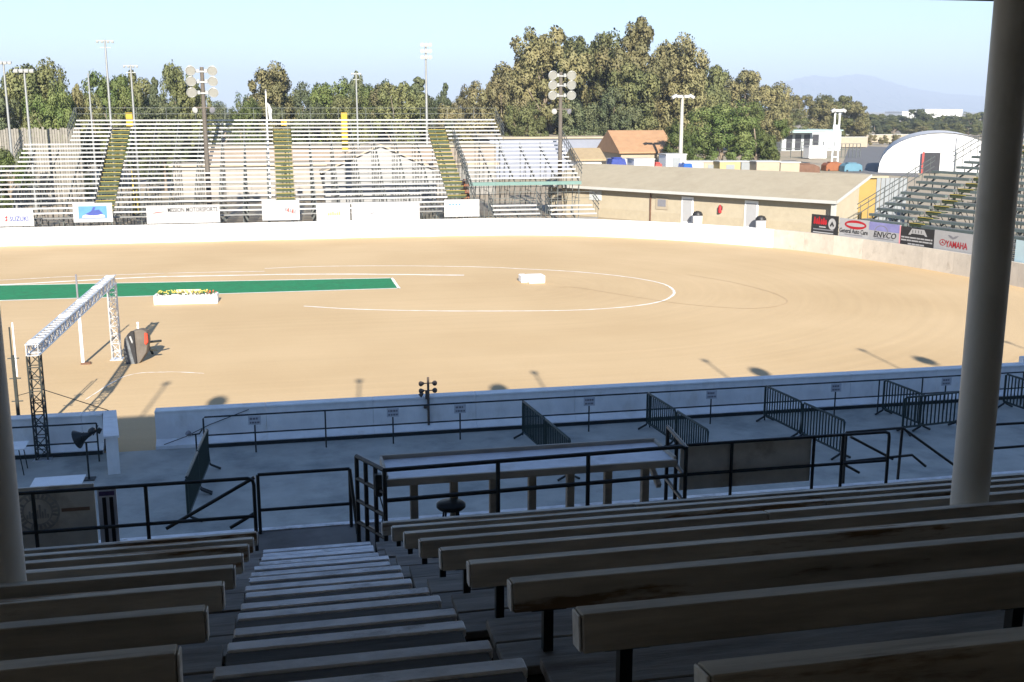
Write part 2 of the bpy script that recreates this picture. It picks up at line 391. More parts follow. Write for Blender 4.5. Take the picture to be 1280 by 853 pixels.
# ------------------------------------------------------------------ arena wall round the far side and the turn
def path_len(P): return np.concatenate([[0], np.cumsum(np.linalg.norm(np.diff(P, axis=0), axis=1))])
WL = path_len(WALL)
def wall_pt(s, off=0.0):
    i = int(np.clip(np.searchsorted(WL, s) - 1, 0, len(WALL) - 2)); t = (s - WL[i]) / (WL[i + 1] - WL[i])
    q = WALL[i] * (1 - t) + WALL[i + 1] * t; d = WALL[i + 1] - WALL[i]; d = d / np.linalg.norm(d)
    nn = np.array([-d[1], d[0]])                       # away from the track
    return q + nn * off, d, nn
far_wall = thing('arena_wall', 'long curving white and bare concrete wall round the far side of the dirt track', 'wall', (9, 82.2, 0))
s = 0.0; WH = 1.27
while s < WL[-1] - .05:
    e = min(s + 2.44, WL[-1]); k = 3; lo = []; hi = []
    for i in range(k + 1):
        ss = s + .006 + (e - s - .012) * i / k
        lo.append(wall_pt(ss, 0.0)[0]); hi.append(wall_pt(ss, .22)[0])
    mb = MB(); n = k + 1
    vs = [(q[0], q[1], -.02) for q in lo] + [(q[0], q[1], WH) for q in lo] + [(q[0], q[1], -.02) for q in hi] + [(q[0], q[1], WH) for q in hi]
    fs = []
    for i in range(k):
        fs += [(i, i + 1, n + i + 1, n + i), (2 * n + i, 3 * n + i, 3 * n + i + 1, 2 * n + i + 1), (n + i, n + i + 1, 3 * n + i + 1, 3 * n + i)]
    fs += [(0, n, 3 * n, 2 * n), (n - 1, 3 * n - 1, 4 * n - 1, 2 * n - 1)]
    mb._add(vs, fs)
    part('wall_panel', mb, WALLC if lo[0][0] > 32.2 else WALLW, far_wall)
    s = e
# near wall
def near_wall(label, x0, x1, endleg=None):
    t = thing('track_wall', label, 'wall', (x0, 31.2, 0))
    x = x0; i = 0
    while x < x1 - .1:
        e = min(x + 3.05, x1)
        part('wall_panel', MB().b2((x + .004, 31.0, 0), (e - .004, 31.3, 1.0)), WALLW, t)
        part('coping', MB().b2((x + .002, 30.97, 1.0), (e - .002, 31.36, 1.06)), WALLW, t, bevel=.012)
        part('footing', MB().prism([(x + .003, 30.76, 0), (x + .003, 30.76, .10), (x + .003, 30.998, .24), (x + .003, 30.998, 0)], (e - x - .006, 0, 0)), WALLW, t)
        x = e
    return t
near_wall('long white painted wall between the deck railing and the dirt track', -3.66, 60)
t = near_wall('short white wall behind the near foot of the truss arch', -30, -5.05)
part('wall_panel', MB().prism([(-5.05, 31.3, 0), (-4.75, 31.3, 0), (-4.35, 28.8, 0), (-4.65, 28.75, 0)], (0, 0, 1.0)), WALLW, t)
part('coping', MB().prism([(-5.08, 31.36, 1.0), (-4.72, 31.36, 1.0), (-4.31, 28.77, 1.0), (-4.69, 28.71, 1.0)], (0, 0, .06)), WALLW, t)

# ------------------------------------------------------------------ the grandstand the camera stands in
PIT, RISE = 1.1, .375
def rowY(k): return 2.15 + PIT * k
def rowZ(k): return 8.02 - RISE * k
def flr(k): return rowZ(k) - .35
STAND = thing('grandstand', 'dark roofed wooden grandstand with plank floors, round columns and a stairway', 'grandstand', (0, 5, 0))
rnd = random.Random(3)
XL, XR = -.37, .93
XMIN, XMAX = -8.2, 13.6
cache = {}
def plank_mesh(L, wd, th, key='plank'):
    k = (key, round(L, 2), wd, th)
    if k not in cache: cache[k] = MB().box((0, 0, 0), (L, wd, th)).mesh(key, bevel=.004)
    return cache[k]
def splits(x0, x1, first, step=4.88):
    xs = [x0]; x = x0 + first
    while x < x1 - .6: xs.append(x); x += step
    return xs + [x1]
base = Vector(STAND.location)
for k in range(-3, 9):
    for (x0, x1) in ((XMIN, XL + .04), (XR - .05, XMAX)):
        for j in range(2):
            y = rowY(k) - .08 + .12 + j * .25
            xs = splits(x0, x1, [1.9, 3.4, 2.6][(k + j) % 3])
            for a, b in zip(xs[:-1], xs[1:]):
                zj = rnd.uniform(-.006, .006)
                place('floor_board', plank_mesh(b - a - .008, .235, .045), FLOORB, STAND,
                      Vector(((a + b) / 2, y, flr(k) - .0225 + zj)) - base, (rnd.uniform(-.012, .012), 0, 0))
        # dark timber riser, and a solid slab added below the boards to block light
        part('riser', MB().b2((x0 + .03, rowY(k) + .395, flr(k) - .42), (x1 - .03, rowY(k) + .42, flr(k) - .06)), DARKWOOD, STAND)
        part('light_block_slab', MB().b2((x0 + .02, rowY(k) - .70, flr(k) - .16), (x1 - .02, rowY(k) + .393, flr(k) - .058)), DARKWOOD, STAND)
# stairway
SX0, SX1 = -.34, .80
for k in range(-3, 9):
    for (yf, z, wd) in ((rowY(k) + .43, flr(k), .60), (rowY(k) + .91, flr(k) - .165, .50)):
        if k == 8 and z < flr(8): continue
        sx1 = SX1 + rnd.uniform(-.03, .03); sx0 = SX0 + rnd.uniform(-.02, .03)
        t = part('stair_tread', MB().b2((sx0, yf - wd, z - .045), (sx1 - .02, yf - .095, z - .006)), TREADB, STAND, bevel=.005)
        part('stair_nosing', MB().b2((sx0 + .005, yf - .09, z - .05), (sx1, yf, z)), NOSE, STAND, bevel=.008)
        part('stair_riser', MB().b2((SX0 + .03, yf - wd + .003, z - .30), (SX1 - .05, yf - .10, z - .052)), DARKWOOD, STAND)
for x in (SX0 - .035, SX1 + .03):                    # stringers
    part('stringer', MB().beam((x, rowY(-3), flr(-3) - .28), (x, rowY(8) + .5, flr(8) - .45), .05, .28), DARKWOOD, STAND)
# sloped dark sheet added under the rows to block light, landing / front platform, front wall, unseen back wall, roof
part('light_block_sheet', MB().beam((2.7, rowY(-3) - .8, flr(-3) - .55), (2.7, rowY(8) + .8, flr(8) - .62), XMAX - XMIN, .06), DARKWOOD, STAND)
LZ = 4.30
part('platform', MB().b2((XMIN, rowY(8) + .45, LZ - .18), (XMAX, 12.86, LZ)), mat('platform_concrete', (.20, .19, .18), .85, .2, 2, col2=(.12, .11, .10), blotch=(.5, .7)), STAND)
part('platform_edge', MB().b2((XMIN, 12.863, LZ - .2), (XMAX, 12.96, LZ + .012)), NOSE, STAND)
part('front_wall', MB().b2((XMIN, 12.5, 0), (XMAX, 12.7, LZ - .2)), STUCCO, STAND)
part('sun_block_wall', MB().b2((-24, -4.2, 0), (60, -4.0, 11.86)), mat('bounce_wall_paint', (.60, .57, .52), .8, .1, 2), STAND)  # unseen wall added to stop the low sun; its pale colour bounces fill inside
for x in (XMIN - .1, XMAX): part('side_wall', MB().b2((x, -3.95, 0), (x + .1, 12.45, 4.0)), DARKWOOD, STAND)
EY, EZ = 10.1, 10.37
part('roof', MB().prism([(-24, EY, EZ + .22), (-24, EY, EZ + .28), (-24, -4.6, 11.95), (-24, -4.6, 11.89)], (84, 0, 0)), ROOFM, STAND)
part('fascia', MB().b2((-24, EY, EZ), (60, EY + .04, EZ + .215)), FASCIA, STAND)
for i in range(8):
    y = EY - .4 - i * 2.0; z = EZ + .2 + (EY - y) * (1.67 / 14.7)
    part('purlin', MB().b2((-24, y - .05, z - .22), (60, y + .05, z - .012)), DARKWOOD, STAND)
cols = [-21.9, -15.2, -8.5, -1.775, 4.95, 11.55, 18.15, 24.75, 31.35, 37.95, 44.55, 51.15]
for x in cols:
    zb_ = 3.5 if XMIN < x < XMAX else 0.0
    part('column', MB().lathe((x, 6.86, zb_), (0, 0, 1), [(0, .133), (10.5 - zb_, .133)], 32), COLPAINT, STAND, smooth=True)
    part('rafter', MB().beam((x, -3.9, 11.72), (x, EY - .01, EZ + .12), .12, .20), DARKWOOD, STAND)

# benches: board seat on posts, one thing per row and side of the stairs
ordn = ['', 'second', 'third', 'fourth', 'fifth', 'sixth', 'seventh', 'eighth', 'ninth', 'tenth']
pm = MB().box((0, 0, -.11), (.045, .045, .22)).mesh('post'); pf = MB().box((0, 0, 0), (.16, .06, .012)).mesh('bracket')
for side, (x0, x1) in (('logo panel', (XMIN + .2, XL)), ('counter booth', (XR, XMAX - .2))):
    for k in range(-1, 9):
        if side == 'logo panel' and k < 0: continue
        c = 8 - k
        lab = ('front wooden bench row' if c == 0 else ordn[c] + ' wooden bench row up from the front' if c else '') + \
              (' on the logo panel side of the stairs' if side == 'logo panel' else ' on the counter booth side of the stairs')
        b = thing('bench', lab, 'bench', (x0, rowY(k), flr(k)), 'bench rows of the grandstand')
        tilt = R(-8)
        xs = splits(x0, x1, [3.9, 4.9, 2.8][k % 3]) if x0 > 0 else list(reversed([x1 - (q - x0) for q in splits(x0, x1, 4.6)]))
        for a, e in zip(xs[:-1], xs[1:]):
            o = place('seat_board', plank_mesh(e - a - .01, .095, .135, 'seat'), SEAT, b,
                      Vector(((a + e) / 2, rowY(k) + .055, rowZ(k) - .07 + rnd.uniform(-.004, .004))) - Vector(b.location), (tilt, 0, rnd.uniform(-.001, .001)))
        ex = XL + .003 if x0 < 0 else XR - .003
        place('lit_end_face', plank_mesh(.008, .088, .128, 'end'), SEATEND, b, Vector((ex, rowY(k) + .055, rowZ(k) - .07)) - Vector(b.location), (tilt, 0, 0))
        x = (x1 - .36) if x0 < 0 else x0 + .17
        while x0 < x < x1:
            q = place('post', pm, BLACKM, b, Vector((x, rowY(k) + .06, rowZ(k) - .137)) - Vector(b.location))
            place('bracket', pf, BLACKM, q, (0, 0, -.004))
            x += 1.52 if x0 > 0 else -1.52

# ------------------------------------------------------------------ railings at the front of the stand
def railing(label, lines, r=.021, m=BLACKM, cat='railing', name='railing', group=None):
    """lines: (part name, point list)"""
    b = lines[0][1][0]; t = thing(name, label, cat, (b[0], b[1], LZ if b[2] > 3 else 0), group)
    for nm, pts in lines: part(nm, MB().tube(pts, r), m, t, smooth=True)
    return t
def L3(x, y, z): return Vector((x, y, z))
# left run
Y = 12.0
a, b = AY(-60, 621, Y), AY(310, 600, Y); tz = (a.z + b.z) / 2
pts = []
mid = tz - .45
lines = [('rail', [L3(a.x, Y, tz), L3(b.x, Y, tz), L3(b.x + .05, Y, tz - .03), L3(b.x + .06, Y, tz - .08), L3(b.x + .06, Y, LZ)]),
         ('rail', [L3(a.x, Y, mid), L3(b.x + .06, Y, mid)])]
for x in (AY(43, 640, Y).x, AY(184, 640, Y).x, AY(-70, 640, Y).x): lines.append(('post', [L3(x, Y, tz), L3(x, Y, LZ)]))
d0, d1 = AY(318, 597, 12.06), AY(208, 661, 12.06)
lines += [('brace', [d0, d1]), ('brace', [AY(318, 642, 12.06), AY(288, 660, 12.06)])]
railing('black pipe railing with diagonal braces in front of the round logo panel', lines)
# guard across the foot of the stairs
Y = 12.8
a, b = AY(322, 594, Y), AY(437, 586, Y); tz = (a.z + b.z) / 2; m_ = AY(380, 634, Y).z
railing('black two-rail guard across the foot of the stairs', [
    ('rail', [L3(a.x, Y, tz), L3(b.x, Y, tz)]), ('rail', [L3(a.x, Y, m_), L3(b.x, Y, m_)]),
    ('post', [L3(a.x, Y, tz), L3(a.x, Y, LZ)]), ('post', [L3(b.x, Y, tz), L3(b.x, Y, LZ)]),
    ('brace', [L3(b.x, Y - .02, tz), L3(b.x + .06, Y - .25, LZ)])])
# booth railing: short side, near side, return
c0, c1, c2 = L3(.76, 12.3, 5.36), L3(1.03, 11.72, 5.36), L3(4.66, 11.86, 5.36)
c3 = L3(4.75, 12.75, 5.36)
lines = []
for i, z in enumerate((5.36, 5.09, 4.82, 4.55)):
    lines.append(('rail', [L3(c0.x, c0.y, z), L3(c1.x, c1.y, z)]))
for z in (5.36, 5.0, 4.66):
    lines.append(('rail', [L3(c1.x, c1.y, z), L3((c1.x + c2.x) / 2, (c1.y + c2.y) / 2, z), L3(c2.x - .06, c2.y, z), L3(c2.x, c2.y, z - (.03 if z > 5.3 else 0))]))
    lines.append(('rail', [L3(c2.x, c2.y, z - .02), L3(c3.x, c3.y, z - .02)]))
for q in (c0, c0.lerp(c1, .33), c0.lerp(c1, .68), c1, c1.lerp(c2, .36), c1.lerp(c2, .66), c2, c2.lerp(c3, .5), c3): lines.append(('post', [L3(q.x, q.y, 5.36), L3(q.x, q.y, LZ)]))
railing('black pipe railing fencing in the counter booth', lines, .026)
# right run with the tan panel, then the stair handrails
Y = 12.75
a, b, e = L3(4.78, Y, 0), AY(1018, 546, Y), AY(1112, 540, Y); tz = (b.z + e.z) / 2; m_ = tz - .40
lines = [('rail', [L3(a.x, Y, tz), L3(e.x - .06, Y, tz), L3(e.x - .01, Y, tz - .02), L3(e.x, Y, tz - .07), L3(e.x, Y, LZ)]), ('rail', [L3(a.x, Y, m_), L3(e.x, Y, m_)])]
for x in (AY(915, 560, Y).x, b.x, AY(1053, 560, Y).x): lines.append(('post', [L3(x, Y, tz), L3(x, Y, LZ)]))
railing('black pipe railing carrying a blank tan panel beside the counter booth', lines, .022)
tp = part('blank_panel', MB().b2((AY(850, 560, Y + .05).x, Y + .03, LZ + .16), (b.x - .02, Y + .05, tz - .03)), TANPANEL, STAND)
tp.parent = None; tp.location = (0, 5, 0)
tag(tp, 'blank tan board behind the pipe railing beside the counter booth', 'panel')
Y = 13.4
p = [AY(1058, 541, Y), AY(1128, 535, Y), AY(1196, 584, Y)]
q = [AY(1054, 578, Y), AY(1140, 569, Y), AY(1157, 583, Y)]
z0 = LZ - .6
railing('black sloping stair handrail between the tan panel and the round column', [
    ('rail', p), ('rail', q), ('post', [p[1], L3(p[1].x - .02, Y, z0)]), ('post', [p[0], L3(p[0].x, Y, z0)]),
    ('rail', [AY(1063, 546, Y + .1), AY(1116, 574, Y + .1)]), ('rail', [AY(1054, 580, Y + .1), AY(1074, 591, Y + .1)])], .02)
p = [AY(1225, 532, Y), AY(1330, 526, Y)]; q = [AY(1225, 562, Y), AY(1330, 554, Y)]
railing('black two-rail guard on the far side of the round column', [('rail', p), ('rail', q)] + [('post', [AY(x, 531, Y), L3(AY(x, 531, Y).x, Y, z0)]) for x in (1229, 1325)], .02)
part('stair_platform', MB().b2((6.9, 12.97, z0 - .15), (12.5, 13.55, z0)), DARKWOOD, STAND)
# counter in the booth
Y0c, Y1c = 11.98, 12.72
t = thing('counter', 'long pale counter with rimmed top on square wooden posts', 'counter', (2.7, 12.3, LZ))
cz = LZ + .86
xa, xb = 1.10, 4.55
part('counter_top', MB().b2((xa, Y0c, cz - .04), (xb, Y1c, cz)), COUNTER, t)
for (p0, p1) in (((xa - .03, Y1c + .003, cz - .07), (xb + .03, Y1c + .04, cz + .05)), ((xa - .03, Y0c - .04, cz - .08), (xb + .03, Y0c - .003, cz + .01)),
                 ((xa - .035, Y0c, cz - .07), (xa - .003, Y1c, cz + .045)), ((xb + .003, Y0c, cz - .07), (xb + .035, Y1c, cz + .045))):
    part('rim', MB().b2(p0, p1), COUNTERW, t, bevel=.005)
x = xa + .25
while x < xb: part('leg', MB().b2((x, Y0c + .03, LZ), (x + .09, Y0c + .12, cz - .045)), COUNTERW, t, bevel=.005); x += .47
part('brace', MB().beam((xb - .15, Y0c + .08, cz - .35), (xb - .15, Y1c - .1, cz - .07), .06, .06), COUNTERW, t)
# stool
q = L3(1.86, 11.52, LZ); st = thing('stool', 'round black padded stool by the counter booth railing', 'stool', q)
st.location = (1.80, 11.86, LZ); q = Vector(st.location); sz = .50
part('seat', MB().lathe(q + L3(0, 0, sz), (0, 0, 1), [(0, .10), (.0, .15), (.02, .17), (.055, .17), (.075, .14), (.082, .05)], 20), BLACKM, st, smooth=True)
for i in range(4):
    a = math.pi / 4 + i * math.pi / 2; part('leg', MB().tube([q + L3(.10 * math.cos(a), .10 * math.sin(a), sz), q + L3(.15 * math.cos(a), .15 * math.sin(a), 0)], .012), BLACKM, st)
part('foot_ring', MB().tube([q + L3(.135 * math.cos(i * math.pi / 6), .135 * math.sin(i * math.pi / 6), .2) for i in range(13)], .009, 6), BLACKM, st)
# box and cable on the booth railing
t = thing('junction_box', 'small black box with cable on the booth railing post', 'box', (1.0, 11.80, 4.9))
part('case', MB().b2((.93, 11.80, 5.02), (1.01, 11.90, 5.28)), BLACKM, t, bevel=.008)
part('cable', MB().tube([(.98, 11.84, 5.02), (1.02, 11.8, 4.85), (.99, 11.78, 4.7), (1.03, 11.77, 4.55), (1.05, 11.76, 4.42)], .008, 6), BLACKM, t)
# logo panel at the left railing
Y = 12.35; a, b = AY(-30, 612, Y), AY(117, 607, Y); zt = (a.z + b.z) / 2
t = thing('logo_panel', 'tan board with a faded round stencil behind the braced railing', 'panel', (a.x, Y, LZ))
part('board', MB().b2((a.x, Y, LZ + .02), (b.x, Y + .03, zt)), TANPANEL, t)
STEN = mat('stencil', (.40, .38, .34), .8, .25, 14)
cc = AY(47, 640, Y - .003); rr = .235
for r0, r1 in ((.90, 1.0), (.62, .68)):
    mb = MB(); N = 40
    for i in range(N):
        a0, a1 = 2 * math.pi * i / N, 2 * math.pi * (i + 1) / N
        mb.quad(*[(cc.x + rr * r * math.cos(aa), Y - .004, cc.z + rr * r * math.sin(aa)) for r, aa in ((r0, a0), (r1, a0), (r1, a1), (r0, a1))])
    part('stencil_ring', mb, STEN, t)
mb = MB()
for i in range(26):
    aa = 2 * math.pi * i / 26
    if i % 7 == 3: continue
    M = Matrix.Rotation(-aa + math.pi / 2, 3, 'Y'); mb.box((cc.x + rr * .79 * math.cos(aa), Y - .004, cc.z + rr * .79 * math.sin(aa)), (.026, .004, .05), M)
part('stencil_marks', mb, STEN, t)
mb = MB()
for i in range(9):
    h = [.05, .09, .07, .14, .10, .16, .08, .11, .05][i]; mb.b2((cc.x - .12 + i * .027, Y - .006, cc.z - .08), (cc.x - .12 + i * .027 + .02, Y - .002, cc.z - .08 + h))
part('stencil_marks', mb, STEN, t)
part('brown_stripe', MB().b2((cc.x + .25, Y - .005, cc.z - .02), (b.x - .06, Y - .001, cc.z + .02)), mat('brown_stain', (.24, .15, .10), .8, .2, 9), t)
a, b = AY(121, 613, Y), AY(149, 666, Y)
t = thing('white_board', 'white board with two black upright bars beside the round stencil panel', 'board', (a.x, Y, LZ))
part('board', MB().b2((a.x, Y, LZ + .02), (b.x, Y + .03, a.z)), COUNTER, t)
part('print', MB().b2((a.x + .02, Y - .006, a.z - .07), (b.x - .02, Y - .001, a.z - .02)), mat('purple_print', (.10, .07, .16), .6, .2, 9), t)
for u in (.24, .62): part('bar', MB().b2((a.x + u * (b.x - a.x), Y - .008, LZ + .06), (a.x + (u + .2) * (b.x - a.x), Y - .001, a.z - .09)), BLKV, t)

# ------------------------------------------------------------------ deck furniture
SIGNX = [-.91, 2.91, 4.84, 8.69, 12.51, 16.6, 20.4]
def deck_fence(label, x0, x1, posts, skip=()):
    t = thing('deck_fence', label, 'railing', (x0, 30, 0)); Yf = 30.0
    part('rail', MB().tube([(x0, Yf, .02), (x0, Yf, 1.04), (x0 + .04, Yf, 1.08), (x1, Yf, 1.08)], .024), BLACKM, t, smooth=True)
    part('rail', MB().tube([(x0, Yf, .56), (x1, Yf, .56)], .022), BLACKM, t, smooth=True)
    part('kick_plate', MB().b2((x0, Yf + .62, .01), (x1, Yf + .66, .11)), BLACKM, t)
    for x in posts: part('post', MB().tube([(x, Yf, .0), (x, Yf, 1.08)], .022), BLACKM, t, smooth=True)
    return t
deck_fence('black two-rail pipe fence running along the long white wall', -2.28, 40, [1.02, 6.7, 10.6, 14.3, 18.1, 19.6, 23.2, 27, 31, 35, 39])
deck_fence('black pipe fence in front of the short white wall by the truss arch', -14, -5.05, [-12.5, -9.5, -7.6, -5.05])
SPOT = ['by the open end of the long deck fence', 'on the booth-end side of the wall lamp post', 'just past the wall lamp post', 'past the first barrier row behind the counter', 'past the second barrier row behind the counter', 'past the barrier row behind the tan panel', 'behind the round column']
for i, x in enumerate(SIGNX):
    t = thing('row_sign', 'small notice plate on post ' + SPOT[i], 'sign', (x, 29.97, 0), 'notice plates along the deck fence')
    part('post', MB().tube([(x, 29.96, 0), (x, 29.96, .86)], .022), BLACKM, t, smooth=True)
    part('plate', MB().b2((x - .17, 29.93, .80), (x + .17, 29.945, 1.06)), mat('plate_grey', (.46, .47, .50), .5, .1, 8), t)
    mb = MB(); rr_ = random.Random(i)
    for u, h in ((.98, .055), (.87, .05)):
        xx = x - .13
        while xx < x + .10:
            wd = rr_.uniform(.03, .075); mb.b2((xx, 29.922, u - h / 2), (min(xx + wd, x + .14), 29.929, u + h / 2)); xx += wd + .018
    part('print', mb, GREYP, t)
def barrier(label, x, y, ang, L=1.98, group='crowd barriers on the deck'):
    t = thing('crowd_barrier', label, 'barrier', (0, 0, 0), group)
    n = 13
    me = cache.setdefault('bar_top', MB().tube([(-L / 2, 0, .2), (-L / 2, 0, 1.06), (-L / 2 + .05, 0, 1.10), (L / 2 - .05, 0, 1.10), (L / 2, 0, 1.06), (L / 2, 0, .2), (-L / 2, 0, .2)], .034).mesh('frame', smooth=True))
    place('frame', me, GREENM, t)
    bm_ = cache.setdefault('bar_bar', MB().tube([(0, 0, .2), (0, 0, 1.09)], .022, 6).mesh('bar', smooth=True))
    for i in range(n): place('bar', bm_, GREENM, t, (-L / 2 + L * (i + 1) / (n + 1), 0, 0))
    fm = cache.setdefault('bar_foot', MB().tube([(0, -.30, .02), (0, -.05, .14), (0, 0, .22), (0, .05, .14), (0, .30, .02)], .032).mesh('foot', smooth=True))
    for s_ in (-1, 1): place('foot', fm, BLACKM, t, (s_ * (L / 2 - .06), 0, 0))
    t.location = (x, y, .008); t.rotation_euler = (0, 0, ang)
    return t
rows_ = [((-2.33, 24.75), (-2.1, 28.7), 'at the open end of the long deck fence'), ((6.65, 29.75), (7.0, 25.8), 'first out from the wall lamp post'), ((10.47, 29.95), (10.75, 25.8), 'behind the end of the counter'),
         ((14.25, 30.0), (14.7, 25.9), 'behind the railing of the tan panel'), ((18.2, 29.9), (18.55, 25.9), 'behind the crosswise barrier'), ((22.4, 29.8), (22.8, 25.8), 'on the far side of the round column')]
for (p0, p1, lab) in rows_:
    p0, p1 = Vector(p0), Vector(p1); ang = math.atan2(p1.y - p0.y, p1.x - p0.x)
    for f in (.25, .75):
        if lab.startswith('behind the crosswise') and f > .5: continue
        q = p0.lerp(p1, f); wallend = (f < .5) == (p0.y > p1.y)
        barrier('dark crowd barrier ' + lab + (', wall end' if wallend else ', stand end'), q.x, q.y, ang + random.uniform(-.01, .01))
q = (Vector((17.6, 27.8)) + Vector((19.62, 28.05))) / 2
barrier('dark green crowd barrier set crosswise in front of another barrier', q.x, q.y, math.atan2(.25, 2.0), 1.98)
# folding tables
def folding_table(label, c, L, W_, ang, skirt=False):
    t = thing('folding_table', label, 'table', (0, 0, 0), 'white folding tables on the deck')
    place('table_top', MB().box((0, 0, .725), (L, W_, .03)).mesh('table_top', bevel=.008), WHITE, t)
    for sx in (-1, 1):
        for sy in (-1, 1): place('leg', MB().tube([(sx * (L / 2 - .15), sy * (W_ / 2 - .08), .71), (sx * (L / 2 - .08), sy * (W_ / 2 - .08), 0)], .014, 6).mesh('leg'), BLACKM, t)
    t.location = c; t.rotation_euler = (0, 0, ang); return t
folding_table('white folding table on the deck behind the round stencil panel', (-5.38, 26.27, .008), 1.15, .72, .02)
folding_table('white folding table at the foot of the truss arch', (-7.35, 30.0 - .55, .008), 1.25, .75, .05)
# horn on a stand next to the short wall's return
q = L3(-5.08, 28.5, .008); t = thing('horn_stand', 'black cone horn on a post beside the short white wall', 'loudspeaker', q)
part('post', MB().tube([q, q + L3(0, 0, 1.0)], .025), BLACKM, t)
part('base', MB().box(q + L3(0, 0, .012), (.30, .30, .02)), BLACKM, t)
h0 = q + L3(-.02, 0, 1.12)
part('horn', MB().lathe(h0 + L3(.16, 0, .10), (-.85, .1, -.35), [(0, .05), (.10, .07), (.22, .12), (.38, .24), (.40, .25), (.385, .22)], 20), BLACKM, t, smooth=True)
part('driver', MB().lathe(h0 + L3(.10, 0, .12), (.8, 0, .4), [(0, .05), (.05, .085), (.15, .085), (.19, .04)], 16), BLACKM, t, smooth=True)
part('yoke', MB().tube([h0 + L3(-.05, -.16, .1), h0 + L3(-.02, -.16, -.10), h0 + L3(-.02, .16, -.10), h0 + L3(-.05, .16, .1)], .014, 6), BLACKM, t)
part('bracket', MB().tube([h0 + L3(.2, 0, .05), h0 + L3(.30, 0, .18), h0 + L3(.33, .02, .30)], .014, 6), BLACKM, t)
part('clip', MB().box(h0 + L3(.36, 0, .16), (.10, .05, .14), Matrix.Rotation(.5, 3, 'Y')), BLACKM, t)
# small lamp on the end of the long fence
t = thing('fence_lamp', 'small black lamp clamped on the open end post of the long deck fence', 'lamp', (-2.5, 30.0, 0))
part('post', MB().tube([(-2.5, 30.0, 0), (-2.5, 30.0, .62)], .022), BLACKM, t)
part('arm', MB().tube([(-2.75, 30.0, .66), (-2.62, 30, .60), (-2.40, 30.0, .62), (-2.32, 30, .74)], .022, 6), BLACKM, t)
part('lamp_head', MB().lathe((-2.62, 29.98, .60), (-.5, -.3, .5), [(0, .03), (.06, .07), (.14, .08), (.15, .05)], 12), GREYP, t, smooth=True)
# lamp post fixed to the near wall (four small heads)
q = L3(4.06, 31.16, 1.06); t = thing('wall_lamp_post', 'short brown post with four small lamp heads on the long white wall', 'lamp post', q)
WP = mat('brown_lamp_metal', (.10, .075, .06), .6, .2, 8)
part('post', MB().tube([q - L3(0, .22, .85), q - L3(0, .22, .2), q + L3(0, -.22, .60)], .035), WP, t, smooth=True)
part('ballast', MB().box(q + L3(-.03, -.24, .08), (.12, .10, .26)), WP, t, bevel=.01)
part('ballast', MB().box(q + L3(-.06, -.24, -.28), (.16, .10, .10)), WP, t, bevel=.01)
for zz in (.42, .20):
    part('crossarm', MB().tube([q + L3(-.17, -.22, zz), q + L3(.17, -.22, zz)], .016, 6), WP, t)
    for s_ in (-1, 1):
        part('lamp_head', MB().lathe(q + L3(s_ * .15, -.22, zz), (s_ * .5, .75, -.25), [(-.03, .03), (.02, .05), (.09, .075), (.11, .08), (.108, .06)], 12), WP, t, smooth=True)
part('lamp_head', MB().lathe(q + L3(-.17, -.22, .12), (-.6, .2, -.6), [(-.02, .03), (.06, .06), (.10, .065)], 12), WP, t, smooth=True)
# another pair of heads past the column
q = L3(24.9, 31.16, 1.06); t = thing('wall_lamp_post', 'short brown post with lamp heads on the wall past the round column', 'lamp post', q)
part('post', MB().tube([q - L3(0, .22, .85), q + L3(0, -.22, .60)], .035), WP, t, smooth=True)
for zz in (.5, .28):
    part('crossarm', MB().tube([q + L3(-.17, -.22, zz), q + L3(.17, -.22, zz)], .016, 6), WP, t)
    for s_ in (-1, 1): part('lamp_head', MB().lathe(q + L3(s_ * .15, -.22, zz), (s_ * .5, .75, -.25), [(-.03, .03), (.02, .05), (.09, .075), (.11, .08)], 12), LAMPW, t, smooth=True)
# round floodlights and masts along the stand's eave (their shadows fall on the dirt)
Le = 1 / math.tan(SUN_EL)
def up_from_shadow(sx, sy, y0):                       # a point above the eave whose shadow falls at (sx, sy)
    run = (sy - y0) / math.cos(SUN_AZ); return L3(sx - math.sin(SUN_AZ) * run, y0, run * math.tan(SUN_EL))
for i, (sx, sy) in enumerate([(-2.23, 35.75), (7.08, 35.45), (16.85, 35.95), (23.8, 36.4), (31, 36.6)]):
    P_ = up_from_shadow(sx, sy, EY - .1)
    t = thing('eave_floodlight', 'round floodlight drum on the eave of the grandstand roof', 'floodlight', (P_.x, EY - .1, EZ + .28), 'floodlights on the grandstand eave')
    part('stem', MB().tube([(P_.x, EY - .1, EZ + .27), (P_.x, EY - .1, P_.z - .1)], .02), BLACKM, t)
    part('drum', MB().lathe(P_ - L3(0, .12, 0), (0, 1, -.25), [(0, .16), (.06, .30), (.22, .32), (.24, .29)], 20), LAMPW, t, smooth=True)
for i, (sx, sy) in enumerate([(-4.1, 38.5), (2.5, 37.5), (8.8, 37.4), (15.6, 37.95), (22.4, 38.4), (29, 38.6)]):
    P_ = up_from_shadow(sx, sy, EY - .3)
    t = thing('eave_mast', 'thin mast with a small lamp on the grandstand roof edge', 'mast', (P_.x, EY - .3, EZ + .28), 'masts on the grandstand eave')
    part('pole', MB().tube([(P_.x, EY - .3, EZ + .25), (P_.x, EY - .3, P_.z)], .035), BLACKM, t)
    part('lamp_head', MB().box(P_ + L3(0, .1, .02), (.22, .22, .12)), LAMPW, t, bevel=.01)

